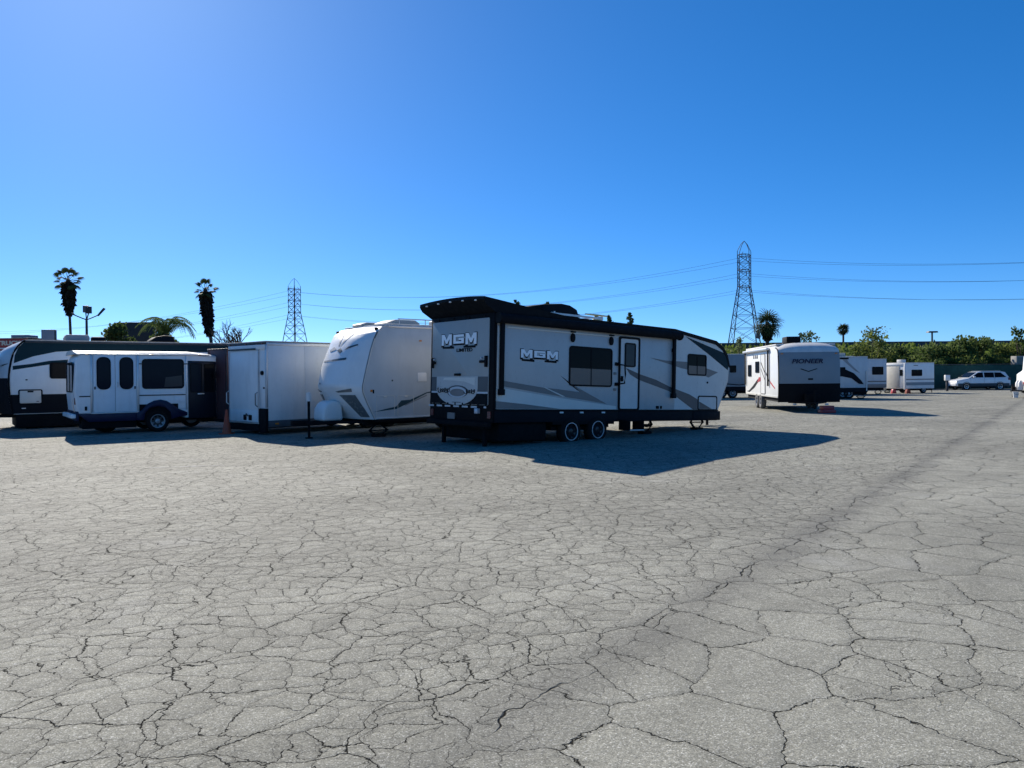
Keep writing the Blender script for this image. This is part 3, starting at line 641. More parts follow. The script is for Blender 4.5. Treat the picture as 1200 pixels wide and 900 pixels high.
B().tube([(0.5,0.35,0.42),(-1.25,W2/2-0.05,0.42)], 0.055, 4).build('tongue_beam', 'chassis', wt)
B().tube([(0.5,W2-0.35,0.42),(-1.25,W2/2+0.05,0.42)], 0.055, 4).build('tongue_beam', 'chassis', wt)
bx('coupler', 'chassis', wt, -1.62, -1.18, W2/2-0.07, W2/2+0.07, 0.37, 0.50, 0.02)
jk = B().tube([(-1.12,W2/2,0.03),(-1.12,W2/2,1.0)], 0.035, 10).build('tongue_jack', 'chassis', wt)
B().lathe([(0.002,1.0),(0.06,1.0),(0.07,1.10),(0.06,1.22),(0.002,1.24)], (-1.12,W2/2,0), 'z', 12, closed=False).build('jack_motor', 'plastic_white', jk)
B().lathe([(0.002,0.0),(0.10,0.0),(0.10,0.03),(0.002,0.03)], (-1.12,W2/2,0), 'z', 12).build('jack_foot', 'chassis', jk)
B().prism([(-0.86,0.46),(-0.84,0.78),(-0.74,0.95),(-0.58,1.01),(-0.40,0.99),(-0.28,0.90),(-0.24,0.46)], 'y', W2/2-0.30, W2/2+0.30).build('propane_cover', 'gel_white', wt, 0.10, seg=4)
for y_, o_ in ((0.02,-1),(W2-0.02,1)):
    for x_ in (4.0, 4.95): wheel(wt, x_, y_, 0.34, 0.34, 0.2, 0.2, outer=o_)
for x_ in (0.5,): scissor_jack(wt, x_, 0.35, 0.36)

# ------------------------------------------------------------------ cargo trailer, ramp door towards the viewer
W3 = 2.15; L3 = 7.4  # length drawn out of view so the body blocks sun from the ground behind
ct = thing('cargo_trailer', 'plain white enclosed cargo trailer with closed rear ramp door', 'trailer', (-7.02, 21.95, 0), (0, 0, R(48)))
B().box(0, L3, 0, W3, 0.30, 2.66).build('body', 'cargo_white', ct, 0.012)
bx('roof', 'roof_grey', ct, -0.03, L3, -0.02, W3+0.02, 2.661, 2.70, 0.012)
bx('roof_cove', 'dark_steel', ct, -0.028, -0.001, -0.012, W3+0.012, 2.60, 2.66, 0.008)
for k in range(6): bx('side_sheet', 'cargo_white', ct, 0.045+1.22*k, 1.255+1.22*k, -0.006, -0.001, 0.42, 2.56, 0.001)
bx('top_rail', 'aluminium', ct, 0.0, L3, -0.014, -0.001, 2.57, 2.655, 0.004)
bx('bottom_rail', 'galv', ct, 0.0, L3, -0.014, -0.001, 0.22, 0.41, 0.004)
for k in range(18):
    xk = 0.045+0.407*k; b = B()
    for q in range(14): b.lathe([(0.002,-0.0105),(0.006,-0.009),(0.008,-0.0065),(0.002,-0.0065)], (xk+0.02,0,0.50+q*0.155), 'y', 6)
    tag(b.build('rivet_row', 'aluminium', ct), kind='stuff')
for x_ in (0.25, 2.6, 5.0): bx('side_marker', 'lens_amber', ct, x_, x_+0.12, -0.03, -0.0145, 0.29, 0.34, 0.008)
for y_ in (0.15, W3/2, W3-0.15): bx('roof_marker', 'lens_red', ct, -0.05, -0.029, y_-0.04, y_+0.04, 2.61, 2.65, 0.006)
bx('corner_post', 'aluminium', ct, -0.012, 0.035, -0.016, 0.05, 0.78, 2.60, 0.006)
bx('corner_guard', 'black_trim', ct, -0.05, 0.04, -0.02, 0.34, 0.06, 0.76, 0.006)
bx('rear_header', 'cargo_white', ct, -0.03, -0.001, 0.03, W3-0.03, 2.46, 2.598, 0.004)
rdo = bx('ramp_door', 'cargo_door', ct, -0.03, -0.001, 0.40, W3-0.10, 0.36, 2.43, 0.006)
outline_ = B().ring([(0.37,0.33),(W3-0.06,0.33),(W3-0.06,2.455),(0.37,2.455)], [(0.40,0.36),(W3-0.10,0.36),(W3-0.10,2.43),(0.40,2.43)], 'x', -0.045, -0.0012).build('door_frame', 'aluminium', rdo)
bx('kick_plate', 'cargo_white', rdo, -0.034, -0.0305, 0.41, W3-0.11, 0.365, 0.70, 0.001)
bx('header_spring', 'dark_steel', rdo, -0.085, -0.046, 0.5, W3-0.12, 2.455, 2.50, 0.008)
B().tube([(-0.06,0.30,0.75),(-0.06,0.30,1.35)], 0.012, 6).build('lock_bar', 'aluminium', rdo)
B().tube([(-0.031,0.45,1.22),(-0.09,0.47,1.18),(-0.09,0.47,0.86),(-0.031,0.45,0.80)], 0.013, 6).build('door_handle', 'black_trim', rdo)
B().tube([(-0.031,W3-0.03,1.25),(-0.10,W3-0.03,1.2),(-0.10,W3-0.03,0.9),(-0.031,W3-0.03,0.85)], 0.016, 6).build('grab_bar', 'lamp_white', ct)
B().lathe([(0.002,-0.05),(0.06,-0.045),(0.065,-0.001),(0.002,-0.001)], (0,0.2,1.78), 'x', 12).build('marker_light', 'black_trim', ct)
B().lathe([(0.002,-0.03),(0.025,-0.03),(0.025,-0.001),(0.002,-0.001)], (0,0.12,1.35), 'x', 8).build('marker_light', 'black_trim', ct)
for y_ in (0.85, 1.15): B().prism(rr(y_-0.08,0.40,y_+0.08,0.56,0.02), 'x', -0.05, -0.0345).build('door_latch', 'black_trim', rdo)
B().tube([(-0.05,0.95,0.52),(-0.09,1.0,0.60),(-0.05,1.1,0.5)], 0.014, 5).build('latch_chain', 'dark_steel', rdo)
b = B()
for y_ in (0.2, W3-0.3): b.box(0.05, L3, y_, y_+0.1, 0.18, 0.30)
b.box(-0.06, 0.06, 0.35, W3, 0.10, 0.30); b.build('chassis', 'chassis', ct)
for y_, o_ in ((-0.02,-1),(W3+0.02,1)):
    for x_ in (3.6, 4.45): wheel(ct, x_, y_ , 0.33, 0.33, 0.2, 0.2, outer=o_)
B().tube([(L3,0.3,0.3),(L3+1.2,W3/2,0.3),(L3,W3-0.3,0.3)], 0.05, 4).build('tongue', 'chassis', ct)

# maroon box trailer squeezed in behind
mt = thing('box_trailer', 'dark maroon box trailer wedged between the shuttle bus and the cargo trailer', 'trailer', (-9.02, 24.35, 0), (0, 0, R(50)))
B().box(0, 4.0, 0, 1.2, 0.32, 2.55).build('body', 'maroon', mt, 0.012)
bx('roof', 'dark_steel', mt, -0.02, 4.0, -0.02, 1.22, 2.551, 2.59, 0.01)
for y_ in (0.02, 1.14): bx('corner_post', 'dark_steel', mt, -0.016, 0.03, y_, y_+0.05, 0.3, 2.55, 0.005)
dd = bx('rear_door', 'maroon', mt, -0.02, -0.001, 0.10, 1.10, 0.45, 2.42, 0.006); B().tube([(-0.04,0.9,0.5),(-0.04,0.9,2.35)], 0.014, 6).build('lock_rod', 'dark_steel', dd)
bx('bumper', 'chassis', mt, -0.08, 0.0, 0.05, 1.15, 0.24, 0.33, 0.01)
for y_, o_ in ((0.02,-1),(1.18,1)): wheel(mt, 2.4, y_, 0.31, 0.31, 0.19, 0.18, outer=o_)
B().tube([(4.0,0.6,0.36),(5.0,0.6,0.36)], 0.05, 4).build('tongue', 'chassis', mt)
B().tube([(4.8,0.6,0.0),(4.8,0.6,0.7)], 0.03, 8).build('tongue_jack', 'chassis', mt)

# ------------------------------------------------------------------ shuttle bus
W4 = 2.1; XL, XR = -2.18, 1.78
bs = thing('shuttle_bus', 'small white shuttle bus with navy skirt and twin oval door windows', 'bus', (-10.96, 23.72, 0), (0, 0, R(36)))
B().prism([(XL,0.62),(XL-0.06,1.3),(XL,2.25),(XL+0.12,2.40),(1.5,2.40),(XR,2.33),(XR,0.40),(0.80,0.40),(0.72,0.62)], 'y', 0, W4).build('body', 'bus_white', bs, 0.05, seg=3)
rf = B()
def busroof(u, v):
    a = math.pi*v; s = -math.cos(a)
    x = XL-0.05 + (XR-XL+0.08)*u; drop = 0.09*max(0, (x-1.0)/0.8)
    return (x, W4/2 + s*(W4/2+0.012), 2.375 + 0.135*math.sin(a)**0.6 - drop)
rf.grid(busroof, 10, 14)
for u_ in (0, 1): o_ = len(rf.v); rf.v += [busroof(u_, j/14) for j in range(15)]; rf.f.append(tuple(range(o_, o_+15)))
rfo = rf.build('roof', 'roof_white', bs)
bx('gutter', 'aluminium', rfo, XL-0.02, 1.55, -0.045, -0.001, 2.365, 2.40, 0.008)
# folding passenger doors
for k, (xa, xb) in enumerate(((-1.74,-1.17),(-1.165,-0.60))):
    d_ = B().prism(rr(xa,0.67,xb,2.36,0.04), 'y', -0.026, -0.001).build('door', 'door_white', bs, 0.006)
    xm = (xa+xb)/2 - (0.02 if k == 0 else -0.02)
    window(d_, xm-0.19, 1.33, xm+0.19, 2.30, 0.16, y=-0.0265, pane='glass_blue', split=False, fw=0.025, fr='black_trim', name='door_window')
    bx('hinge', 'dark_steel', d_, xa+0.01 if k == 0 else xb-0.05, xa+0.05 if k == 0 else xb-0.01, -0.045, -0.0262, 1.34, 1.42, 0.004)
    if k: B().tube([(xa+0.06,-0.027,1.55),(xa+0.06,-0.07,1.53),(xa+0.06,-0.07,1.42),(xa+0.06,-0.027,1.40)], 0.012, 6).build('door_handle', 'aluminium', d_)
for x_ in (-1.80, -0.545): bx('door_post', 'aluminium', bs, x_-0.03, x_+0.03, -0.034, -0.001, 0.66, 2.36, 0.008)
bx('door_gap_seal', 'seal', bs, -1.1705, -1.1645, -0.0285, -0.001, 0.68, 2.35)
for x_ in (-1.95, -0.2, 1.2): bx('roof_marker', 'lens_amber', rfo, x_, x_+0.10, -0.062, -0.046, 2.37, 2.395, 0.006)
mr_ = B().tube([(1.60,-0.01,1.75),(1.66,-0.16,1.80),(1.66,-0.20,1.86)], 0.012, 6).build('mirror_arm', 'black_trim', bs); bx('mirror', 'black_trim', mr_, 1.63, 1.69, -0.27, -0.13, 1.62, 1.86, 0.02)
bx('rub_rail', 'seal', bs, XL+0.06, -1.83, -0.018, -0.001, 1.12, 1.15, 0.004); bx('rub_rail', 'seal', bs, -0.51, 0.82, -0.018, -0.001, 1.12, 1.15, 0.004)
B().prism(rr(0.52,0.90,0.80,1.08,0.02), 'y', -0.014, -0.001).build('fuel_flap', 'door_white', bs, 0.004)
bx('door_sill', 'aluminium', bs, -1.82, -0.52, -0.05, -0.001, 0.615, 0.655, 0.008)
window(bs, -0.43, 1.33, 0.78, 2.25, 0.10, pane='glass_blue', split=False, fw=0.03)
B().prism([(0.20,1.38),(0.24,1.68),(0.40,1.70),(0.72,1.74),(0.73,1.40)], 'y', -0.0145, -0.0112).build('window_notice', 'glass_mid', bs)
for x_ in (0.845,): bx('side_post', 'aluminium', bs, x_-0.02, x_+0.02, -0.016, -0.001, 0.66, 2.36, 0.004)
for x_, z_ in ((0.845,2.10),(-0.49,2.1)): bx('latch', 'dark_steel', bs, x_-0.07, x_+0.05, -0.03, -0.0165, z_-0.015, z_+0.015, 0.004)
bx('panel_seam', 'aluminium', bs, 0.42, 0.88, -0.010, -0.001, 0.70, 0.715, 0.002)
# navy skirt and flared arch
ar = [(-0.56,0.62),(-0.46,0.68),(-0.28,0.88),(-0.10,0.97),(0.08,0.995),(0.26,0.95),(0.42,0.84),(0.60,0.70),(0.84,0.58),(0.84,0.50),(0.66,0.52),(0.52,0.56),(0.40,0.40),(-0.40,0.40),(-0.50,0.42),(-0.56,0.42)]
inner = [(-0.40,0.38),(-0.36,0.60),(-0.22,0.75),(0,0.80),(0.22,0.75),(0.36,0.60),(0.40,0.38)]
B().prism([(-0.60,0.61),(-0.46,0.68),(-0.28,0.88),(-0.10,0.97),(0.08,0.995),(0.26,0.95),(0.42,0.84),(0.60,0.70),(0.86,0.58),(0.86,0.48),(0.50,0.42)] + inner[::-1] + [(-0.60,0.38)], 'y', -0.06, -0.001).build('wheel_arch', 'bus_navy', bs, 0.012)
B().prism([(XL+0.02,0.62),(-0.60,0.62),(-0.60,0.38),(XL+0.3,0.38)], 'y', -0.04, 0.3).build('skirt', 'bus_navy', bs, 0.012)
bx('wheel_well', 'chassis', bs, -0.55, 0.60, -0.0008, 0.5, 0.36, 0.86)
bx('rear_skirt', 'bus_navy', bs, XL-0.03, XL+0.05, 0.0, W4, 0.42, 0.70, 0.01)
dk = B().prism([(0.90,0.385),(0.90,2.20),(XR-0.03,2.18),(XR-0.03,0.385)], 'y', -0.02, -0.001).build('cab_door', 'bus_dark', bs, 0.006)
window(dk, 0.96, 1.2, 1.32, 2.12, 0.04, y=-0.0205, pane='glass_blue', split=False, fw=0.02); window(dk, 1.38, 1.2, 1.70, 2.10, 0.04, y=-0.0205, pane='glass', split=False, fw=0.02)
bx('door_handle', 'aluminium', dk, 1.18, 1.38, -0.045, -0.0205, 1.13, 1.17, 0.006)
# near end wall
window(bs, 0.35, 1.25, 1.85, 2.15, 0.08, y=XL-0.052, split=True, end=True, pane='glass_blue', name='end_window')
bx('corner_lamp', 'lens_red', bs, XL-0.05, XL+0.01, 0.08, 0.2, 0.9, 1.1, 0.01)
bx('corner_lamp', 'black_trim', bs, -1.98, -1.92, -0.03, -0.001, 0.72, 0.84, 0.008)
B().tube([(XL-0.07,-0.05,0.7),(XL-0.12,-0.07,0.95),(XL-0.10,-0.05,1.3)], 0.012, 5).build('grab_bar', 'aluminium', bs)
bx('bumper', 'bus_white', bs, XL-0.16, XL-0.03, -0.01, W4, 0.50, 0.62, 0.02)
wheel(bs, 0, -0.03, 0.335, 0.335, 0.21, 0.22, 'rim_grey')
wheel(bs, 0, W4+0.03, 0.335, 0.335, 0.21, 0.22, 'rim_grey', outer=1)
wheel(bs, 1.42, W4-0.1, 0.335, 0.335, 0.21, 0.2, 'rim_grey', outer=1)
bx('shade_box', 'chassis', bs, -2.05, -0.58, 0.06, 0.7, 0.17, 0.60, 0.03); wheel(bs, -1.3, 0.78, 0.335, 0.335, 0.21, 0.2, 'rim_black'); wheel(bs, -1.3, W4-0.06, 0.335, 0.335, 0.21, 0.2, 'rim_grey', outer=1)  # dark box added for the shade under the body, hiding the near wheel
bx('chassis', 'chassis', bs, XL+0.1, 0.72, 0.3, W4-0.3, 0.30, 0.615)
bx('tow_frame', 'chassis', bs, 0.72, XR+0.1, 0.7, W4-0.7, 0.30, 0.398)

# ------------------------------------------------------------------ dark green and white trailer behind the bus
W5 = 2.45
gt = thing('travel_trailer', 'white trailer with dark green roofline band, parked behind the shuttle bus', 'trailer', (-16.16, 25.47, 0), (0, 0, R(36)))
gp = [(0.02,2.93),(-0.20,2.72),(-0.36,2.36),(-0.44,1.90),(-0.46,1.50),(-0.44,1.14),(-0.36,0.50),(7.0,0.50),(7.0,2.93)]
B().prism(gp, 'y', 0, W5).build('body', 'gel_white', gt, 0.015)
def gcap(t, s, off=0.0):
    k = [(0.02,2.95),(-0.10,2.86),(-0.22,2.72),(-0.32,2.52),(-0.38,2.30),(-0.43,2.0),(-0.455,1.75),(-0.46,1.50),(-0.44,1.14),(-0.40,0.8),(-0.36,0.50)]
    i = min(int(t*10), 9); f = t*10-i; x = k[i][0]*(1-f)+k[i+1][0]*f; z = k[i][1]*(1-f)+k[i+1][1]*f
    q = abs(2*s-1); bow = 1-q**2.4
    return Vector((x-0.02-0.30*bow*min(1, t*4)-off, s*W5, z))
gc = B().grid(lambda u, v: gcap(u*0.62, v), 24, 18).build('nose_cap', 'gel_cream', gt, recalc=False, smooth=60)
B().grid(lambda u, v: gcap(0.62+u*0.38, v), 14, 18).build('nose_skirt', 'charcoal', gt, recalc=False, smooth=60)
ribbon('graphic', 'forest', gc, gcap, [(0.44,0.02,0.012),(0.47,0.25,0.10),(0.50,0.5,0.12)], 0.01)
B().tube([gcap(i/12, 0.0) + Vector((0.03,-0.012,0)) for i in range(13)], 0.03, 6).build('cap_seam', 'black_trim', gt)
on_side('graphic', 'forest', gt, [(0.02,2.91),(-0.16,2.72),(-0.27,2.45),(-0.30,2.19),(0.25,2.42),(0.9,2.58),(1.3,2.61),(7.0,2.62),(7.0,2.91)])
on_side('graphic', 'forest', gt, [(-0.33,2.10),(-0.33,1.97),(0.2,2.06),(0.71,2.15),(1.3,2.21),(7.0,2.21),(7.0,2.36),(1.3,2.32),(0.7,2.27),(0.2,2.17)])
on_side('lower_panel', 'charcoal', gt, [(-0.42,1.15),(7.0,1.15),(7.0,0.52),(-0.35,0.52)], 0.0025)
window(gt, 0.71, 1.67, 2.1, 2.22, 0.08); window(gt, 3.6, 1.6, 4.6, 2.2, 0.08)
bd = B().prism(rr(-0.15,0.86,0.46,1.28,0.04), 'y', -0.016, -0.001).build('baggage_door', 'light_panel', gt, 0.004)
outline(bd, 'door_seal', -0.19, 0.82, 0.50, 1.32, 'black_trim', 0.06, 0.04, th=0.024)
bx('door_latch', 'black_trim', bd, 0.07, 0.24, -0.03, -0.0165, 1.22, 1.27, 0.006); bx('badge', 'taupe', bd, 0.32, 0.40, -0.022, -0.0165, 0.90, 0.93)
bx('marker_light', 'black_trim', gt, 0.02, 0.08, -0.02, -0.001, 1.62, 1.66, 0.004); bx('marker_light', 'lamp_white', gt, -0.10, 0.02, -0.02, -0.007, 0.68, 0.71, 0.004)
bx('roof', 'roof_grey', gt, -0.02, 7.02, -0.02, W5+0.02, 2.931, 2.97, 0.012); bx('gutter_trim', 'dark_steel', gt, 0.03, 7.0, -0.026, -0.001, 2.87, 2.93, 0.006)
B().prism([(1.3,2.97),(1.27,3.10),(1.32,3.22),(2.0,3.22),(2.05,3.10),(2.02,2.97)], 'y', 0.9, 1.6).build('air_conditioner', 'roof_grey', gt, 0.03)
bx('roof_vent', 'charcoal', gt, 2.12, 2.55, 0.95, 1.4, 2.97, 3.16, 0.03)
B().prism([(4.0,2.97),(4.02,3.06),(4.2,3.20),(4.5,3.26),(4.8,3.24),(4.9,2.97)], 'y', 0.85, 1.6).build('air_conditioner', 'charcoal', gt, 0.03)
B().prism([(6.5,2.97),(6.55,3.02),(7.0,3.02),(7.0,2.97)], 'y', 0.8, 1.5).build('roof_vent', 'roof_white', gt)
bx('underbelly', 'chassis', gt, -0.25, 6.9, 0.05, W5-0.05, 0.06, 0.498, 0.03)  # underbelly deepened almost to the ground to fill the gap with shade
for y_, o_ in ((0.02,-1),(W5-0.02,1)):
    for x_ in (4.2, 5.1): wheel(gt, x_, y_, 0.34, 0.34, 0.2, 0.2, outer=o_)
B().tube([(-0.2,0.4,0.42),(-1.5,W5/2,0.42),(-0.2,W5-0.4,0.42)], 0.05, 4).build('tongue', 'chassis', gt)
bx('battery_box', 'chassis', gt, -1.0, -0.72, W5/2-0.2, W5/2+0.2, 0.46, 0.72, 0.02)
B().tube([(-1.3,W5/2,0.02),(-1.3,W5/2,0.9)], 0.03, 8).build('tongue_jack', 'chassis', gt)
for x_ in (0.2,): scissor_jack(gt, x_, 0.4, 0.10)
# dark box truck at the far left edge
dv = thing('box_truck', 'dark navy box body standing left of the green banded trailer', 'truck', (-19.35, 26.2, 0), (0, 0, R(36)))
B().box(-3.0, 0.55, 0, 2.3, 0.55, 2.72).build('body', 'bus_dark', dv, 0.02)
bx('roof', 'roof_white', dv, -3.02, 0.57, -0.02, 2.32, 2.721, 2.77, 0.01)
bx('rub_rail', 'dark_steel', dv, -3.0, 0.55, -0.03, -0.001, 0.6, 0.7, 0.006)
bx('chassis', 'chassis', dv, -3.0, 0.5, 0.4, 1.9, 0.35, 0.549)
for x_ in (-2.2, -0.5): wheel(dv, x_, 0.0, 0.38, 0.38, 0.22, 0.22); wheel(dv, x_, 2.3, 0.38, 0.38, 0.22, 0.22, outer=1)

# ------------------------------------------------------------------ traffic cone
cn = thing('traffic_cone', 'faded orange traffic cone by the cargo trailer ramp door', 'cone', (-8.42, 22.62, 0))
B().lathe([(0.002,0.03),(0.13,0.03),(0.125,0.05),(0.03,0.70),(0.022,0.72),(0.002,0.72)], (0,0,0), 'z', 20, closed=False).build('cone', 'cone_orange', cn)
B().prism(rr(-0.19,-0.19,0.19,0.19,0.04), 'z', 0, 0.032).build('base', 'cone_orange', cn, 0.006)
#=====PART3=====
# ------------------------------------------------------------------ trailer with slate front, sunlit left side
W6 = 2.50
pt = thing('travel_trailer', 'white trailer with slate blue front wall above a black lower half', 'trailer', (11.27, 32.5, 0), (0, 0, math.atan2(0.99, 0.11)))
# local x runs to the far end, +y is to the left of it: near (sunlit) side wall is y = 0 .. so the body spans y = -W6..0
PZ = 2.72
B().prism([(0.0,0.62),(-0.02,1.2),(0.05,2.2),(0.22,2.62),(0.6,PZ+0.10),(7.2,PZ+0.12),(7.2,0.62)], 'y', -W6, 0).build('body', 'gel_white', pt, 0.03)
def pf(t, s, off=0.0):
    k = [(0.60,2.86),(0.40,2.80),(0.22,2.70),(0.10,2.56),(0.04,2.3),(0.0,2.0),(-0.02,1.6),(-0.02,1.18),(0.0,0.8),(0.03,0.42)]
    i = min(int(t*9), 8); f = t*9-i; x = k[i][0]*(1-f)+k[i+1][0]*f; z = k[i][1]*(1-f)+k[i+1][1]*f
    q = abs(2*s-1)
    return Vector((x-0.03-0.16*(1-q**3)*min(1, t*5+0.2)-off, -s*W6, z + 0.10*(1-q*q)*max(0, 1-t*3) - 0.12*q**6*max(0, 1-t*3)))
pc = B().grid(lambda u, v: pf(u*0.345, v), 10, 18).build('front_cap', 'roof_white', pt, recalc=False, smooth=60)
pu = B().grid(lambda u, v: pf(0.345+u*0.425, v), 12, 18).build('front_wall', 'front_slate', pt, recalc=False, smooth=60)
pl = B().grid(lambda u, v: pf(0.77+u*0.23, v), 8, 18).build('front_skirt', 'black_trim', pt, recalc=False, smooth=60)
tx = text('lettering', 'PIONEER', 0.26, 'bus_navy', pu, (-0.205, -0.50, 2.06), (R(90), 0, R(-90)), 0.004, xs=1.22, shear=0.2, bold=0.006)
patch('emblem', 'charcoal', pu, pf, [(0.60,0.36),(0.63,0.47),(0.64,0.47),(0.605,0.33)]); patch('emblem', 'charcoal', pu, pf, [(0.63,0.47),(0.60,0.60),(0.605,0.62),(0.64,0.47)])
bx('latch', 'black_trim', pu, -0.23, -0.19, -1.36, -1.16, 1.36, 1.43, 0.01)
for s_ in (0.06, 0.94): q = pf(0.37, s_); bx('clearance_light', 'lens_amber', pu, q.x-0.03, q.x+0.01, q.y-0.05, q.y+0.05, q.z-0.02, q.z+0.02, 0.006)
bx('roof', 'roof_white', pt, 0.55, 7.2, -W6+0.02, -0.02, PZ+0.121, PZ+0.19, 0.02)
B().tube([(0.03,-0.0,0.5)] + [tuple(pf(1-i/12, 0.0)) for i in range(13)], 0.022, 6).build('cap_seam', 'black_trim', pt)
pa = B().prism([(0.9,PZ+0.16),(0.86,PZ+0.26),(0.88,PZ+0.52),(1.7,PZ+0.52),(1.75,PZ+0.16)], 'y', -1.15, -0.55).build('air_conditioner', 'black_trim', pt, 0.03)
bx('roof_vent', 'black_trim', pt, 0.62, 0.95, -0.75, -0.35, PZ+0.16, PZ+0.24, 0.02); bx('roof_vent', 'black_trim', pt, 0.62, 0.8, -1.1, -0.95, PZ+0.16, PZ+0.22, 0.01)
bx('solar_panel', 'black_trim', pt, 1.5, 2.6, -2.2, -1.6, PZ+0.2, PZ+0.24, 0.008)
def ls(name, m, par, pts, off=0.002, th=0.004): return B().prism(pts, 'y', off, off+th).build(name, m, par)
def lwin(x0, z0, x1, z1):
    f_ = B().ring(rr(x0,z0,x1,z1,0.06), rr(x0+0.03,z0+0.03,x1-0.03,z1-0.03,0.04), 'y', 0.001, 0.025).build('window', 'black_trim', pt)
    B().prism(rr(x0+0.02,z0+0.02,x1-0.02,z1-0.02,0.04), 'y', 0.0012, 0.012).build('pane', 'glass', f_)
lwin(5.66, 1.50, 6.50, 2.08); lwin(3.80, 1.68, 4.68, 2.22)
pd = ls('door', 'gel_white', pt, rr(2.55,0.72,3.40,2.52,0.05), 0.001, 0.02)
B().ring(rr(2.52,0.70,3.43,2.55,0.05), rr(2.55,0.73,3.40,2.52,0.04), 'y', 0.001, 0.03).build('door_frame', 'taupe', pd)
ls('graphic', 'black_trim', pt, [(6.9,0.75),(6.3,0.80),(5.3,1.05),(4.2,1.38),(3.9,1.30),(5.0,0.95),(6.2,0.72)]); ls('graphic', 'red_graphic', pt, [(4.3,1.22),(3.9,1.48),(3.3,1.45),(3.0,1.32),(3.7,1.28)], 0.007)
ls('graphic', 'black_trim', pd, [(3.38,2.2),(3.38,2.12),(2.57,1.66),(2.57,1.74)], 0.022); ls('graphic', 'black_trim', pd, [(3.38,1.9),(3.38,1.84),(2.57,1.34),(2.57,1.40)], 0.022)
ls('graphic', 'black_trim', pt, [(2.4,1.72),(2.4,1.60),(1.7,1.25),(1.7,1.32)]); ls('graphic', 'red_graphic', pt, [(1.56,1.32),(1.50,1.20),(0.60,0.96),(0.62,1.02)])
for k, x_ in enumerate((5.2, 4.75, 4.4)): ls('graphic', 'black_trim', pt, [(x_,2.36),(x_-0.25,2.36),(x_-0.20,2.52),(x_-0.02,2.52)])
pw = bx('awning', 'aluminium', pt, 1.6, 7.2, 0.0, 0.16, PZ-0.05, PZ+0.06, 0.03)
for x_ in (1.75, 7.0): bx('awning_arm', 'black_trim', pw, x_-0.06, x_+0.06, 0.03, 0.09, 1.08, PZ-0.04, 0.01)
bx('side_skirt', 'light_panel', pt, 0.1, 7.1, -0.02, 0.012, 0.60, 0.70, 0.006)
for x_ in (3.55, 4.40):
    wheel(pt, x_, 0.02, 0.345, 0.345, 0.2, 0.22, 'rim_grey', 'rubber_dusty', outer=1); wheel(pt, x_, -W6-0.02, 0.345, 0.345, 0.2, 0.22, 'rim_grey', 'rubber_dusty', outer=-1)
bx('underbelly', 'chassis', pt, 0.1, 7.1, -W6+0.1, -0.1, 0.42, 0.62)
B().tube([(0.3,-0.5,0.42),(-1.1,-W6/2,0.42),(0.3,-W6+0.5,0.42)], 0.06, 4).build('tongue', 'chassis', pt)
B().tube([(-0.85,-W6/2,0.16),(-0.85,-W6/2,0.95)], 0.04, 8).build('tongue_jack', 'chassis', pt)
bx('battery_box', 'chassis', pt, -0.65, -0.25, -W6/2-0.28, -W6/2+0.28, 0.46, 0.80, 0.02)
for y_ in (-0.6, -W6+0.6): bx('lamp', 'lamp_white', pt, -0.09, -0.03, y_-0.12, y_+0.02, 0.30, 0.37, 0.01)
bk = thing('leveling_block', 'red stacked leveling blocks under the slate fronted trailer tongue', 'block', (12.93, 31.55, 0), (0,0,0.1))
bx('block', 'red_graphic', bk, -0.30, 0.30, -0.18, 0.18, 0, 0.14, 0.01); bx('block', 'red_graphic', bk, -0.24, 0.24, -0.16, 0.16, 0.1405, 0.30, 0.01)

# ------------------------------------------------------------------ simple parked trailers further back
def far_trailer(name, label, loc, rz, L, Wd, H, mats, wins=(), zb=0.5, nose=0.0, wheels=(0.6, 0.7), group=None):
    """body spans x 0..L along the visible side (y = 0 plane facing -y)"""
    t = thing(name, label, 'trailer', loc, (0, 0, rz), group)
    pr = [(0.0+nose*0.2,zb),(0.0,zb+0.6),(nose*0.25,H-0.55),(nose,H-0.05),(nose+0.05,H),(L,H),(L,zb)] if nose else [(0,zb),(0,H),(L,H),(L,zb)]
    B().prism(pr, 'y', 0, Wd).build('body', mats[0], t, 0.03)
    bx('roof', 'roof_white', t, nose+0.05, L, -0.015, Wd+0.015, H+0.001, H+0.05, 0.01)
    bx('lower_band', mats[1], t, 0.05+nose*0.2, L-0.02, -0.012, -0.001, zb, zb+0.28, 0.004)
    for wn_ in wins: window(t, *wn_, 0.06)
    bx('chassis', 'chassis', t, 0.2, L-0.1, 0.25, Wd-0.25, zb-0.18, zb-0.001)
    for f in wheels:
        wheel(t, L*f, 0.02, 0.34, 0.34, 0.2, 0.2); wheel(t, L*f, Wd-0.02, 0.34, 0.34, 0.2, 0.2, outer=1)
    bx('air_conditioner', 'ac_tan', t, L*0.5, L*0.5+0.8, Wd*0.35, Wd*0.65, H+0.05, H+0.30, 0.04)
    B().tube([(-0.0,0.4,zb-0.08),(-1.1,Wd/2,zb-0.08),(0.0,Wd-0.4,zb-0.08)], 0.05, 4).build('tongue', 'chassis', t)
    B().tube([(-0.95,Wd/2,0.0),(-0.95,Wd/2,0.95)], 0.035, 8).build('tongue_jack', 'chassis', t)
    scissor_jack(t, L*0.15, 0.4, zb-0.16); scissor_jack(t, L*0.92, 0.4, zb-0.16)
    return t
t = far_trailer('travel_trailer', 'blue grey trailer half hidden behind the toy hauler nose', (9.6, 51.2, 0), R(2), 7.4, 2.4, 2.92, ('front_slate', 'charcoal'), [(4.98,1.72,5.4,2.2)])
on_side('graphic', 'charcoal', t, [(4.2,1.05),(5.6,0.92),(7.2,1.08),(7.2,1.02),(5.6,0.86),(4.2,0.98)])
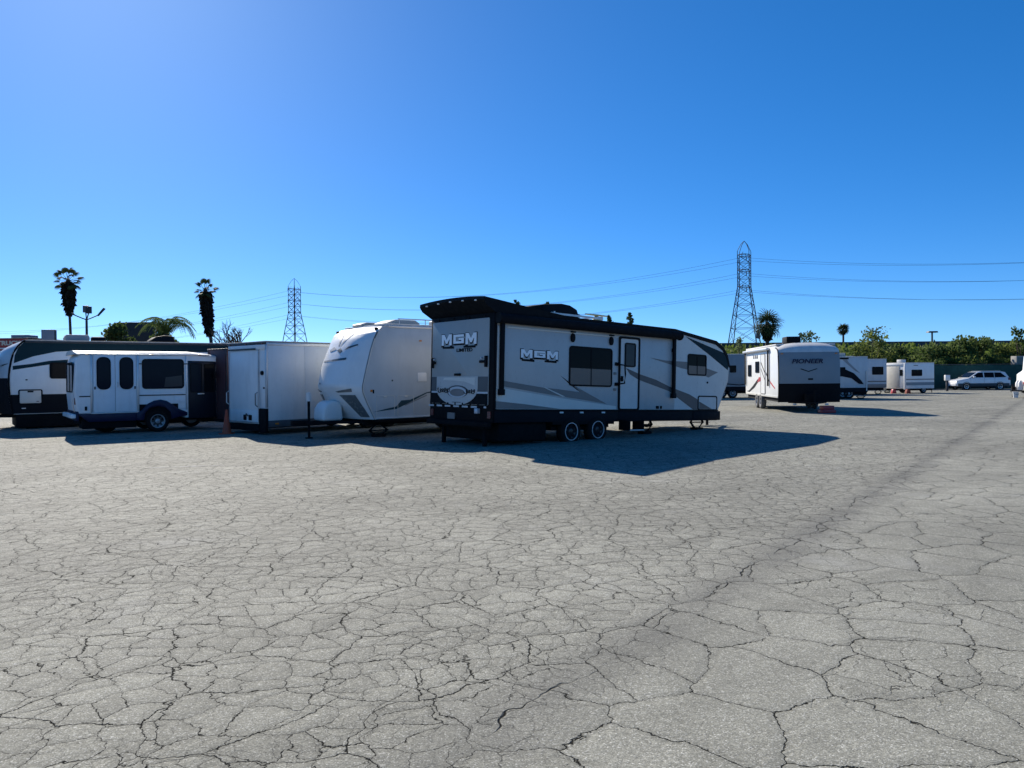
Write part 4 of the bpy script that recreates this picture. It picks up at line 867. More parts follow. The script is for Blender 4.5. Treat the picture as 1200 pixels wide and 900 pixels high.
t = far_trailer('travel_trailer', 'trailer with big black swoosh on its side, beside the slate fronted trailer', (18.6, 48.6, 0), R(-6), 3.75, 2.4, 2.62, ('gel_cream', 'charcoal'), [(1.5,1.55,2.4,2.0)], 0.42)
on_side('graphic', 'charcoal', t, [(1.3,1.95),(2.2,1.95),(2.9,1.62),(3.35,1.15),(3.5,0.92),(3.2,0.95),(2.75,1.30),(2.2,1.42),(1.3,1.40)], 0.03)
on_side('graphic', 'grey_swoosh', t, [(2.2,2.5),(2.5,2.2),(3.0,1.75),(3.3,1.6),(2.6,2.3),(2.45,2.56)], 0.003)
bx('gutter_trim', 'black_trim', t, 0, 2.6, -0.03, -0.001, 2.5, 2.6, 0.006); B().tube([(3.66,-0.06,0.5),(3.66,-0.06,1.75)], 0.03, 6).build('awning_arm', 'light_panel', t)
bx('underbelly', 'chassis', t, 0.1, 3.7, 0.05, 2.3, 0.26, 0.415)
t = far_trailer('travel_trailer', 'plain grey trailer with one square window, left of the small white trailer', (22.3, 57.5, 0), R(0), 5.75, 2.4, 2.62, ('gel_cream', 'taupe'), [(4.66,1.48,5.5,2.08),(2.9,1.9,3.4,2.15)], 0.5)
bx('belt', 'taupe_dark', t, 0.05, 5.7, -0.016, -0.001, 0.95, 1.02, 0.004)
# small white trailer with a lit end wall
sw = thing('travel_trailer', 'small white trailer with beige end door and wide stripe, near the minivan', 'trailer', (30.55, 59.6, 0), (0, 0, R(16)))
SL, SW_, SH = 2.75, 2.35, 2.36
B().box(0, SL, 0, SW_, 0.36, SH).build('body', 'gel_white', sw, 0.05)
bx('roof', 'roof_white', sw, 0.02, SL, -0.01, SW_+0.01, SH+0.001, SH+0.04, 0.01)
bx('end_door', 'ac_tan', sw, -0.025, -0.001, 0.62, 1.95, 0.42, SH-0.22, 0.008)
for y_ in (0.02, SW_-0.14): bx('end_post', 'gel_white', sw, -0.06, -0.001, y_, y_+0.12, 0.3, SH-0.02, 0.01)
bx('end_header', 'gel_white', sw, -0.06, -0.0012, 0.145, SW_-0.145, SH-0.16, SH-0.02, 0.01)
window(sw, 0.55, 1.35, 1.55, 1.84, 0.06); window(sw, 0.3, 1.36, 0.58, 1.85, 0.04, y=0.0-0.06*0, split=False, end=True, name='end_window')
on_side('stripe', 'taupe', sw, [(0.03,1.05),(SL-0.03,1.05),(SL-0.03,1.13),(0.03,1.13)]); on_side('stripe', 'front_slate', sw, [(0.03,0.62),(SL-0.03,0.62),(SL-0.03,0.86),(0.03,0.86)])
bx('roof_vent', 'roof_white', sw, 0.15, 0.6, 0.6, 1.1, SH+0.04, SH+0.28, 0.04); bx('grille', 'taupe', sw, 0.75, 1.15, -0.02, -0.001, 2.14, 2.2, 0.004)
bx('chassis', 'chassis', sw, 0.1, SL-0.1, 0.2, SW_-0.2, 0.22, 0.358)
for y_, o_ in ((0.02,-1),(SW_-0.02,1)): wheel(sw, 1.75, y_, 0.30, 0.30, 0.18, 0.18, outer=o_)
for x_, y_ in ((0.15,0.25),(0.15,SW_-0.25)): scissor_jack(sw, x_, y_, 0.22)
B().tube([(SL,0.4,0.34),(SL+1.0,SW_/2,0.34),(SL,SW_-0.4,0.34)], 0.05, 4).build('tongue', 'chassis', sw)
B().tube([(SL+0.9,SW_/2,0.0),(SL+0.9,SW_/2,0.9)], 0.03, 8).build('tongue_jack', 'chassis', sw)
for k, (x_, y_, m_, lb) in enumerate(((29.75, 59.9, 'red_graphic', 'red wheel chock block by the far corner of the small white trailer'), (30.35, 58.9, 'wood_block', 'brown red block by the near corner of the small white trailer'))):
    c_ = B().prism([(-0.18,0),(0.18,0),(0.12,0.30),(-0.10,0.34)], 'y', -0.15, 0.15).build('chock_block', m_, None, 0.02); c_.location = (x_, y_, 0); tag(c_, lb, 'block')
# trailer at the right edge
rv = thing('travel_trailer', 'white trailer with red stripe and white gas bottles on its tongue, beside the green fence', 'trailer', (32.15, 47.6, 0), (0, 0, R(-14)))
B().prism([(0.15,0.42),(0,0.9),(0.02,1.45),(0.35,1.7),(0.42,2.6),(0.6,2.72),(5.0,2.72),(5.0,0.42)], 'y', 0, 2.3).build('body', 'gel_white', rv, 0.04)
bx('roof', 'roof_white', rv, 0.5, 5.0, -0.01, 2.31, 2.721, 2.77, 0.01)
on_side('stripe', 'red_graphic', rv, [(0.05,0.80),(4.9,0.80),(4.9,0.98),(0.03,0.98)]); on_end('stripe', 'red_graphic', rv, [(0.05,0.82),(2.25,0.82),(2.25,0.96),(0.05,0.96)], 0.001, 0.004, x=-0.0)
bx('lower_band', 'charcoal', rv, 0.2, 4.95, -0.012, -0.001, 0.40, 0.62, 0.004); window(rv, 0.9, 1.5, 1.9, 2.1)
bx('chassis', 'chassis', rv, 0.2, 4.9, 0.3, 2.0, 0.25, 0.418)
for y_, o_ in ((0.02,-1),(2.28,1)): wheel(rv, 0.75, y_, 0.36, 0.36, 0.2, 0.2, outer=o_)
B().tube([(0.3,0.4,0.40),(-0.7,1.15,0.40),(0.3,1.9,0.40)], 0.05, 4).build('tongue', 'chassis', rv)
for y_ in (0.95, 1.35): B().lathe([(0.002,0.45),(0.15,0.47),(0.155,0.55),(0.155,0.9),(0.10,1.0),(0.07,1.06),(0.002,1.06)], (-0.22,y_,0), 'z', 14).build('gas_bottle', 'plastic_white', rv)
B().tube([(-0.6,1.15,0.0),(-0.6,1.15,0.85)], 0.035, 8).build('tongue_jack', 'chassis', rv)
bx('battery_box', 'chassis', rv, -0.56, -0.40, 1.2, 1.5, 0.45, 0.68, 0.02)
bx('jack_block', 'plastic_white', rv, -0.95, -0.55, 0.95, 1.30, 0.0, 0.16, 0.02) if False else None
bu = thing('bucket', 'white plastic bucket on the asphalt under the trailer tongue at the fence', 'bucket', (31.6, 48.2, 0))
B().lathe([(0.002,0.0),(0.14,0.0),(0.17,0.36),(0.18,0.38),(0.16,0.38),(0.002,0.34)], (0,0,0), 'z', 18, closed=False).build('pail', 'plastic_white', bu)
B().tube([(-0.17,0,0.34),(-0.12,-0.12,0.22),(0,-0.19,0.18),(0.12,-0.12,0.22),(0.17,0,0.34)], 0.006, 5).build('handle', 'dark_steel', bu)

# ------------------------------------------------------------------ minivan (local x: nose at 0, tail at 4.85)
vn = thing('minivan', 'white minivan with dark lower cladding parked along the green fence', 'van', (39.95, 69.0, 0), (0, 0, R(0)))
VW = 1.86
lowp = [(0.05,0.35),(0.0,0.55),(0.06,0.78),(0.25,0.90),(1.12,1.06),(2.2,1.10),(4.3,1.10),(4.78,1.04),(4.86,0.80),(4.86,0.42),(4.7,0.33)]
vb = B().prism(lowp, 'y', 0, VW).build('body', 'van_white', vn, 0.05, seg=3)
gh = B()
gp_ = [(1.10,1.07),(1.95,1.60),(2.3,1.66),(4.05,1.66),(4.45,1.60),(4.78,1.06)]
n_ = len(gp_); vv = [(x, 0.02+0.16*max(0,(z-1.06)/0.6), z) for x, z in gp_] + [(x, VW-0.02-0.16*max(0,(z-1.06)/0.6), z) for x, z in gp_]
gh.add(vv, [tuple(range(n_)), tuple(range(2*n_-1, n_-1, -1))] + [(i, (i+1) % n_, n_+(i+1) % n_, n_+i) for i in range(n_)])
gh.build('cabin', 'van_white', vn, 0.03)
def vside(pts, nm, m, par):   # follows the tumblehome of the cabin side
    f = lambda x, z, o: (x, 0.02+0.16*max(0,(z-1.06)/0.6)-o, z)
    k = len(pts); b = B(); b.add([f(x, z, 0.012) for x, z in pts] + [f(x, z, -0.01) for x, z in pts], [tuple(range(k)), tuple(range(2*k-1, k-1, -1))] + [(i, (i+1) % k, k+(i+1) % k, k+i) for i in range(k)])
    return b.build(nm, m, par)
vside([(1.32,1.12),(1.98,1.54),(2.42,1.57),(2.42,1.12)], 'window', 'glass', vn); vside([(2.52,1.12),(2.52,1.57),(3.4,1.57),(3.4,1.12)], 'window', 'glass', vn); vside([(3.45,1.12),(3.45,1.57),(4.02,1.56),(4.5,1.14)], 'window', 'glass', vn)
B().add([(1.18,0.14,1.115),(1.18,VW-0.14,1.115),(1.93,VW-0.24,1.585),(1.93,0.24,1.585)], [(0,1,2,3)]).build('windscreen', 'glass', vn).location = (-0.02,0,0.012)
bx('lower_cladding', 'van_clad', vn, 0.12, 4.75, -0.018, 0.05, 0.30, 0.60, 0.02); bx('front_bumper', 'van_white', vn, -0.04, 0.2, 0.1, VW-0.1, 0.36, 0.6, 0.04)
bx('headlight', 'lamp_white', vn, 0.02, 0.32, -0.01, 0.14, 0.74, 0.88, 0.03); bx('tail_light', 'lens_red', vn, 4.62, 4.87, -0.012, 0.12, 0.88, 1.10, 0.02)
bx('mirror', 'van_white', vn, 1.45, 1.62, -0.17, 0.02, 1.10, 1.24, 0.03)
for y_ in (0.28, VW-0.32): bx('roof_rail', 'light_panel', vn, 2.3, 4.1, y_, y_+0.04, 1.69, 1.72, 0.006)
for x_ in (1.27, 2.47, 3.42): bx('door_seam', 'van_clad', vn, x_, x_+0.012, -0.002, 0.03, 0.6, 1.1)
for x_ in (2.25, 2.6): bx('door_handle', 'van_white', vn, x_-0.09, x_+0.09, -0.03, -0.001, 0.92, 0.955, 0.008)
for x_ in (0.88, 3.90):
    B().lathe([(0.40,-0.022),(0.36,-0.022),(0.36,0.2),(0.40,0.2)], (x_,0,0.34), 'y', 24).build('wheel_arch', 'van_clad', vn)
    wheel(vn, x_, -0.035, 0.33, 0.33, 0.21, 0.2, 'silver'); wheel(vn, x_, VW+0.0, 0.33, 0.33, 0.21, 0.2, 'silver', outer=1)
bx('underbody', 'chassis', vn, 0.2, 4.7, 0.2, VW-0.2, 0.2, 0.35)

# ------------------------------------------------------------------ service pedestal, fence, light poles
pe = thing('utility_post', 'white meter box on a dark post in front of the minivan', 'post', (37.5, 66.2, 0))
bx('post', 'dark_steel', pe, -0.09, 0.09, -0.06, 0.06, 0, 0.95, 0.01); bx('meter_box', 'plastic_white', pe, -0.20, 0.20, -0.14, 0.12, 0.90, 1.38, 0.02); bx('box_door', 'gel_white', pe, -0.16, 0.16, -0.152, -0.141, 0.94, 1.33, 0.004)
fe = thing('fence', 'dark green fabric screen fence behind the minivan', 'fence', (20, 72.5, 0))
for k in range(17):
    x_ = k*2.5
    B().tube([(x_,0.04,0),(x_,0.04,2.38)], 0.035, 6).build('post', 'galv', fe)
    if k < 16:
        ph = random.random()*6
        def fab(u, v, x_=x_, ph=ph): return (x_+2.5*u, -0.02+0.035*math.sin(u*9+ph)*v+0.05*math.sin(3.1*u)*(1-v), 0.03+v*(2.26+0.04*math.sin(u*math.pi)*-1))
        B().grid(fab, 12, 6).build('fabric_panel', 'fence_fabric', fe, recalc=False)
B().tube([(0,0.04,2.34),(40,0.04,2.34)], 0.025, 6).build('top_rail', 'galv', fe)
ps = thing('yard_light', 'slim grey yard light pole with flat head behind the small white trailer', 'light pole', (46.5, 85, 0))
B().tube([(0,0,0),(0,0,6.0)], [0.13,0.09], 10).build('pole', 'galv', ps); B().prism([(-0.55,6.0),(0.55,6.0),(0.45,6.16),(-0.45,6.16)], 'y', -0.3, 0.3).build('lamp_head', 'dark_steel', ps, 0.02)
for x_, lb in ((53.0, 'left one of two bare steel poles behind the fence'), (53.5, 'right one of two bare steel poles behind the fence')):
    o = B().tube([(0,0,0),(0,0,4.0)], 0.06, 8).tube([(0,0,4.0),(0,0,4.05)], [0.08,0.02], 8).build('steel_pole', 'galv', None); o.location = (x_, 76.5, 0); tag(o, lb, 'pole')
wb = thing('equipment_cabinet', 'pale equipment cabinet on legs showing over the fence', 'cabinet', (49.6, 75.5, 0))
bx('cabinet', 'concrete', wb, 0, 1.6, 0, 0.9, 2.1, 3.15, 0.03); bx('cabinet_door', 'stucco', wb, 0.1, 1.5, -0.02, -0.001, 2.2, 3.05, 0.01)
for x_ in (0.1, 1.4): bx('leg', 'galv', wb, x_, x_+0.1, 0.3, 0.4, 0, 2.1)
# flood light standard
fl = thing('flood_light', 'four headed flood light pole beside the tall skirted palm', 'light pole', (-38.7, 70, 0))
B().tube([(0,0,0),(0,0,7.15)], [0.14,0.10], 10).build('pole', 'dark_steel', fl)
for k, (dx, dy, dz, tl) in enumerate(((-1.25,0,0.50,1),(1.05,0,0.40,1),(-0.35,0.5,0.75,0),(0.42,-0.4,0.58,0))):
    am = B().tube([(0,0,7.05),(dx*0.3,dy*0.3,7.05+dz*0.25),(dx,dy,7.05+dz)], 0.05, 6).build('arm', 'dark_steel', fl)
    if k == 1: B().add([], []); hb = B().tube([(dx-0.02,dy,7.05+dz-0.05),(dx+0.60,dy,7.05+dz+0.62)], [0.10,0.13], 4)
    elif k == 0: hb = B().tube([(dx+0.06,dy,7.05+dz-0.04),(dx-0.12,dy,7.05+dz+0.12)], [0.08,0.10], 4)
    else: hb = B().box(dx-0.22, dx+0.24, dy-0.1, dy+0.12, 7.05+dz-0.05, 7.05+dz+0.58)
    hb.build('lamp_head', 'dark_steel' if k != 2 else 'lamp_housing', am, 0.02)

# ------------------------------------------------------------------ buildings and signs on the left
bd_ = thing('truck_shop', 'low flat roofed shop with red fascia sign reading TRUCK', 'building', (-46.5, 60.4, 0), (0,0,0))
bx('wall', 'stucco', bd_, 0, 9.4, 0, 8, 0, 3.9, 0.02); bx('fascia', 'sign_red', bd_, -0.3, 8.62, -0.35, 8.2, 3.93, 4.84, 0.03)
bx('sign_band', 'lamp_white', bd_, -0.3, 8.0, -0.372, -0.352, 4.04, 4.14, 0.002); bx('parapet_cap', 'dark_steel', bd_, -0.32, 9.3, -0.38, 8.3, 4.841, 4.90, 0.01)
bx('eave_band', 'lamp_white', bd_, -0.3, 7.9, -0.40, 0.0, 3.80, 3.92, 0.01)
text('lettering', 'TRUCK', 0.46, 'sign_letter', bd_, (6.30, -0.375, 4.35), (R(90), 0, 0), 0.012, xs=1.22, bold=0.022)
bx('rooftop_unit', 'sign_grey', bd_, 6.95, 8.30, 0.3, 1.6, 4.90, 5.18, 0.02); bx('roof_parapet', 'stucco', bd_, 8.63, 9.38, -0.3, 8.0, 3.93, 4.82, 0.02)
for x_ in (1.2, 3.6, 6.0): window(bd_, x_, 1.0, x_+1.6, 2.6, 0.03)
sg = thing('sign_cabinet', 'plain grey sign cabinet on a pole beyond the green banded trailer', 'sign', (-36.15, 60, 0), (0,0,R(14)))
B().tube([(0,0.1,0),(0,0.1,4.5)], 0.09, 8).build('pole', 'dark_steel', sg); bx('cabinet', 'dark_steel', sg, -0.48, 0.48, -0.12, 0.32, 4.45, 5.52, 0.02); bx('face', 'sign_grey', sg, -0.44, 0.44, -0.135, -0.121, 4.5, 5.47, 0.004)
bb = thing('billboard', 'dark blank billboard back standing among the trees', 'billboard', (-40.1, 82, 0), (0,0,R(-4)))
bx('panel', 'billboard_dark', bb, -2.0, 2.0, -0.12, 0.12, 4.6, 7.55, 0.02); bx('frame', 'dark_steel', bb, -2.06, 2.06, -0.16, 0.16, 7.551, 7.65, 0.01)
for x_ in (-1.4, 1.4): B().tube([(x_,0.25,0),(x_,0.25,6.8)], 0.12, 8).build('post', 'dark_steel', bb)
lr = thing('low_building', 'low dark flat roofed building behind the shuttle bus', 'building', (-36.5, 84, 0))
bx('wall', 'stucco', lr, 0, 8.2, 0, 7, 0, 5.0, 0.02); B().prism([(-0.3,5.0),(8.5,5.0),(7.9,5.45),(0.2,5.45)], 'y', -0.3, 7.3).build('roof', 'billboard_dark', lr)
for x_ in (1.0, 3.4, 5.8): window(lr, x_, 1.2, x_+1.4, 2.8, 0.03)

# ------------------------------------------------------------------ embankment and its barrier
def emb(u, v):
    x = -6 + 190*u; y = 84 + 25*v
    z = 5.15*min(1, max(0, (y-88)/18))**0.9 + 0.25*math.sin(x*0.31+y*0.2)*math.sin(x*0.13)*min(1, v*3)*(1-v) - 0.06*(1-v)
    return (x, y, z)
o = B().grid(emb, 95, 14).build('embankment', 'grass', None, recalc=False); tag(o, kind='structure')
o = B().add([(-6,109,5.1),(184,109,5.1),(184,140,5.1),(-6,140,5.1)], [(0,1,2,3)]).build('road_deck', 'concrete', None, smooth=0, recalc=False); tag(o, kind='structure')
br = thing('barrier_wall', 'long dark concrete barrier along the top of the grassy embankment', 'wall', (-6, 109, 0))
for k in range(32): bx('wall_panel', 'barrier', br, k*6.0+0.015, k*6.0+5.985, -0.15, 0.15, 4.9, 5.88, 0.01)
bx('coping', 'barrier', br, 0, 192, -0.20, 0.20, 5.881, 6.0, 0.01)
rng = np.random.default_rng(3)
def leaf_mesh(name, m, par, P, size, up=0.3, aspect=1.7):
    """one small bent quad per point"""
    n = len(P); d = rng.normal(size=(n,3)); d[:,2] += up; d /= np.linalg.norm(d, axis=1)[:,None]
    a = np.cross(d, rng.normal(size=(n,3))); a /= np.linalg.norm(a, axis=1)[:,None]
    s = size*(0.6+0.8*rng.random(n))[:,None]
    v = np.empty((n,4,3)); v[:,0] = P; v[:,1] = P + d*s*0.5*aspect/1.7 + a*s*0.38; v[:,2] = P + d*s*aspect/1.7; v[:,3] = P + d*s*0.5*aspect/1.7 - a*s*0.38
    me = bpy.data.meshes.new(name); me.vertices.add(4*n); me.vertices.foreach_set('co', v.reshape(-1)); me.loops.add(4*n); me.loops.foreach_set('vertex_index', np.arange(4*n, dtype=np.int32))
    me.polygons.add(n); me.polygons.foreach_set('loop_start', np.arange(0, 4*n, 4, dtype=np.int32)); me.update(calc_edges=True); me.materials.append(MATS[m])
    o = bpy.data.objects.new(name, me); C.objects.link(o)
    if par: o.parent = par
    return o
n = 9000; gx = rng.uniform(-5, 150, n); gv = rng.uniform(0.2, 0.98, n)
o = leaf_mesh('tall_grass', 'grass', None, np.array([emb((x+6)/190, v) for x, v in zip(gx, gv)]), 0.42, up=2.5, aspect=2.4); tag(o, 'rough green grass and weeds on the embankment', 'grass', kind='stuff')

# ------------------------------------------------------------------ trees and shrubs
def crown_points(n, clumps, rad):
    """points on and in uneven clumps"""
    out = []
    per = max(8, n//len(clumps))
    for (cx, cy, cz, cr) in clumps:
        d = rng.normal(size=(per,3)); d /= np.linalg.norm(d, axis=1)[:,None]
        r = cr*(0.35+0.75*rng.random(per)**0.6)
        out.append(np.c_[cx+d[:,0]*r, cy+d[:,1]*r, cz+d[:,2]*r*0.85])
    return np.concatenate(out)
def shrub(name, label, cat, x, y, h, wd, leaf, n=1800, size=0.30, z0=0.0, group=None, dens=10, airy=0.0, base=0.15):
    t = thing(name, label, cat, (x, y, z0), (0,0,0), group)
    cl = []
    for k in range(dens):
        a = rng.uniform(0, 2*math.pi); q = rng.random()**0.6; zz = h*rng.uniform(base+0.12, 0.90)
        prof = 0.55+0.45*math.sin(math.pi*min(1, (zz/h)*0.9+0.1))
        cl.append((math.cos(a)*q*wd*0.42*prof, math.sin(a)*q*wd*0.36*prof, zz, wd*rng.uniform(0.13, 0.24)*(1-airy*0.5)))
    b = B()
    b.tube([(0,0,-0.2),(0.05,0,h*0.25),(-0.03,0.02,h*0.5)], [0.05*h**0.5+0.03, 0.04*h**0.5+0.02, 0.03], 6); b.build('trunk', 'bark', t)
    b = B()
    for (cx, cy, cz, cr) in cl: b.tube([(0,0,h*0.2+0.12*cz),(cx*0.5,cy*0.5,cz*0.62),(cx,cy,cz)], [0.035,0.025,0.012], 4, cap=False)
    b.build('limbs', 'bark', t)
    leaf_mesh('crown', leaf, t, crown_points(n, cl, 1), size); return t
GRP = 'shrubs along the embankment behind the fence'
bush = [(44.5,79.5,4.3,5.2,'leaf_mid'),(38.6,80.5,4.4,5.6,'leaf_olive'),(34.8,79,4.0,4.6,'leaf_dark'),(41.4,83,4.7,5.0,'leaf_dark'),(48.4,80.5,4.9,5.4,'leaf_mid'),(52.2,81.5,5.0,5.2,'leaf_olive'),(55.6,80.2,4.4,5.0,'leaf_dark'),(58.6,82,4.4,5.4,'leaf_mid'),(61.8,80.5,4.2,5.4,'leaf_dark'),(46.4,78,3.7,4.6,'leaf_olive'),(50.4,78,3.6,4.4,'leaf_dark'),(42.0,77.6,3.4,4.2,'leaf_mid')]
where = ['mid green shrub behind the fence beside the yard light pole', 'yellowish green shrub above the left half of the small white trailer', 'dark green shrub above the plain grey trailer', 'dark green shrub low behind the small white trailer roof vent', 'mid green shrub behind the fence above the minivan hood', 'yellowish green shrub behind the fence next to the two steel poles', 'dark green shrub behind the fence past the two steel poles', 'mid green shrub behind the equipment cabinet above the fence', 'dark green shrub on the slope past the equipment cabinet', 'yellowish low shrub pressing against the fence by the meter box', 'dark low shrub pressing against the fence above the minivan roof', 'mid green low shrub against the fence end beside the small white trailer']
for (x, y, h, wd, lf), lb, hf in zip(bush, where, (1.05,0.86,1.0,0.95,1.12,0.88,1.08,0.9,1.05,0.85,1.0,0.8)): shrub('shrub', lb, 'shrub', x, y, h*hf, wd, lf, 2600, 0.28, group=GRP, dens=17, airy=0.25)
shrub('tree', 'airy yellow green tree rising above the grey trailer with one window', 'tree', 36.4, 78, 6.2, 4.4, 'leaf_olive', 1500, 0.26, dens=24, airy=0.6)
shrub('tree', 'sparse wispy tree standing right behind the airy yellow green tree', 'tree', 38.8, 82, 6.9, 4.0, 'leaf_pale', 420, 0.24, dens=16, airy=0.8, base=0.4)
shrub('tree', 'thin sapling sticking out above the shrubs by the two steel poles', 'tree', 52.3, 79, 6.7, 2.0, 'leaf_mid', 420, 0.26, dens=12, airy=0.3, base=0.4)
shrub('tree', 'leafy small tree beside the thin sapling above the fence', 'tree', 49.6, 82, 5.8, 3.6, 'leaf_mid', 800, 0.26, dens=14, airy=0.3, base=0.3)
shrub('tree', 'pale sparse tree top beside the dense fan palm', 'tree', 35.6, 92, 7.2, 3.0, 'leaf_pale', 500, 0.24, dens=14, airy=0.7, base=0.4)
shrub('shrub', 'small weed bush poking up over the toy hauler nose roof', 'shrub', 22.4, 76, 5.6, 2.0, 'leaf_pale', 260, 0.2, dens=9, airy=0.6, base=0.4)
shrub('tree', 'rounded dark leafy tree in front of the billboard back', 'tree', -37.6, 74, 7.4, 3.4, 'leaf_dark', 2600, 0.28, dens=20, base=0.3)
shrub('tree', 'dark bushy tree right of the billboard back', 'tree', -34.4, 76, 7.5, 2.4, 'leaf_dark', 2200, 0.26, dens=18, base=0.25)
# bare tree
bt = thing('bare_tree', 'leafless tree with thin upright twigs behind the cargo trailer', 'tree', (-21.6, 60, 0))
tb = B(); tw = B()
def grow(p, d, L, r, lev):
    q = p + d*L; (tb if lev < 2 else tw).tube([p, p+d*L*0.5+Vector((random.uniform(-.04,.04),random.uniform(-.04,.04),0))*L, q], [r, r*0.8, r*0.62], 5 if lev < 2 else 4, cap=False)
    if lev == 5: return
    for k in range(3 if lev else 5):
        nd = (d + Vector((random.uniform(-.75,.75), random.uniform(-.75,.75), random.uniform(-0.05,.35)))).normalized()
        grow(q - d*L*random.uniform(0, 0.3), nd, L*random.uniform(0.60,0.80), r*0.62, lev+1)
grow(Vector((0,0,0)), Vector((0,0,1)), 2.1, 0.17, 0)
tb.build('trunk', 'bark', bt, recalc=False); tw.build('twigs', 'bark', bt, recalc=False)
# conifers far behind the toy hauler
for x, y, h, lb in ((1.15,200,21.2,'thin far conifer tip showing just above the spoiler end'), (9.2,200,20.6,'far conifer tip showing above the black roof air conditioner'), (25.5,200,17.0,'small dark conifer top between the roof antenna and the twin topped conifer'), (30.6,200,17.6,'bushier far conifer top with green base, over the toy hauler awning')):
    t = thing('conifer_tree', lb, 'tree', (x, y, 0))
    B().tube([(0,0,0),(0,0,h*0.97)], [0.3,0.05], 6).build('trunk', 'bark', t)
    cl = [(rng.normal()*0.25*(1+(h-z)*0.25), rng.normal()*0.25, z, 0.28+0.16*(h-z)*rng.uniform(0.5,1.1)) for z in np.linspace(h*0.55, h-0.25, 16)]
    leaf_mesh('crown', 'leaf_dark', t, crown_points(2200, cl, 1), 0.34)
# fan palms
def frond_mesh(pet=0.9, fan=0.95, n=17, lw=0.06):
    b = B()
    b.tube([(0,0,0),(pet*0.5,0,0.05),(pet,0,0.05)], [0.035,0.025,0.018], 4)
    for k in range(n):
        a = R(-125+250*k/(n-1)); L = fan*(0.72+0.28*math.cos(a*0.7))
        dx, dy = math.cos(a), math.sin(a); px, py = -dy, dx; wd = lw
        c0 = Vector((pet-0.02,0,0.05)); c1 = c0 + Vector((dx,dy,0.06))*L*0.5; c2 = c0 + Vector((dx,dy,0))*L*0.85 + Vector((0,0,-0.10)); c3 = c0 + Vector((dx,dy,0))*L + Vector((0,0,-0.30))
        pv = Vector((px,py,0))
        b.add([c0-pv*0.012, c0+pv*0.012, c1+pv*wd, c1-pv*wd, c2+pv*wd*0.7, c2-pv*wd*0.7, c3], [(0,1,2,3),(3,2,4,5),(5,4,6)])
    o = b.build('frond', 'leaf_palm', None, recalc=False, smooth=0); me = o.data; bpy.data.objects.remove(o); return me
FROND = frond_mesh(); FROND_TALL = frond_mesh(1.30, 0.58); FROND_BIG = frond_mesh(0.85, 1.15, 13, 0.055)
def fan_palm(label, x, y, h, z0, crown, nf, skirt=None, lean=(0,0), tr_=0.14, lo=-35, fm=None, drop=0.62):
    t = thing('fan_palm', label, 'palm tree', (x, y, z0))
    hc = h - crown*drop; top = Vector((lean[0], lean[1], hc))
    B().tube([(0,0,-0.3),(lean[0]*0.3,lean[1]*0.3,hc*0.4),(lean[0]*0.7,lean[1]*0.7,hc*0.75),tuple(top)], [tr_*1.5,tr_*1.1,tr_,tr_], 8).build('trunk', 'palm_bark', t)
    cr = B().lathe([(0.002,-0.5),(0.22,-0.45),(0.28,-0.1),(0.16,0.25),(0.002,0.35)], tuple(top), 'z', 10, closed=False).build('crown', 'palm_bark', t)
    for k in range(nf):
        az = k*2.39996; q = (k+0.5)/nf; el = R(85 - (85-lo)*q**0.85 + random.uniform(-8,8)); s = crown/1.85*random.uniform(0.86,1.08)
        f = bpy.data.objects.new('frond', fm or FROND); C.objects.link(f); f.parent = cr
        M = Matrix.Translation(top) @ Matrix.Rotation(az, 4, 'Z') @ Matrix.Rotation(-el, 4, 'Y') @ Matrix.Rotation(random.uniform(-.5,.5), 4, 'X') @ Matrix.Scale(s, 4)
        f.matrix_local = M
    if skirt:
        L, w0, w1, w2 = skirt      # length, radius at top, widest, bottom
        n = int(2600*L/3.5); q = rng.random(n); r = np.where(q < 0.3, w0+(w1-w0)*q/0.3, w1+(w2-w1)*((q-0.3)/0.7)**1.4)
        a = rng.uniform(0, 2*math.pi, n); rr_ = r*(0.55+0.5*rng.random(n)); f_ = (hc-0.1-q*L)/hc
        P = np.c_[lean[0]*f_+np.cos(a)*rr_, lean[1]*f_+np.sin(a)*rr_, hc-0.1-q*L]
        leaf_mesh('dead_leaf_skirt', 'leaf_skirt', t, P, 0.30, up=-2.6, aspect=2.6)
        prof = [(0.002, hc)] + [(max(0.1, (w0+(w1-w0)*u/0.3 if u < 0.3 else w1+(w2-w1)*((u-0.3)/0.7)**1.4)*0.72), hc-0.1-u*L) for u in np.linspace(0,1,10)] + [(0.002, hc-0.1-L)]
        b = B(); b.lathe(prof, (0,0,0), 'z', 12, closed=False)
        b.v = [(p[0]+lean[0]*p[2]/hc, p[1]+lean[1]*p[2]/hc, p[2]) for p in b.v]; b.build('skirt_core', 'leaf_skirt', t)
    return t
fan_palm('tall fan palm with wide leaf skirt tapering to thin trunk, beside the flood lights', -51.5, 90, 14.8, 0, 1.75, 19, (3.6, 0.60, 0.66, 0.10), (-0.35,0), 0.14, lo=-40, fm=FROND_TALL, drop=0.95)
fan_palm('leaning fan palm with long shaggy column of dead leaves, left of the bare tree', -34.8, 90, 13.2, 0, 1.5, 19, (4.9, 0.60, 0.58, 0.26), (-1.0,0), 0.18, lo=-40, fm=FROND_TALL, drop=0.9)
fan_palm('dense round fan palm right of the larger power pylon', 31.6, 95, 9.75, 0, 2.0, 36, (1.6, 0.4, 0.5, 0.3), (0,0), 0.22, lo=-75, fm=FROND_BIG, drop=1.0)
fan_palm('small distant fan palm standing beyond the barrier wall', 86.3, 200, 14.0, 0, 1.9, 34, (0.8, 0.4, 0.4, 0.25), (0,0), 0.25, lo=-50)
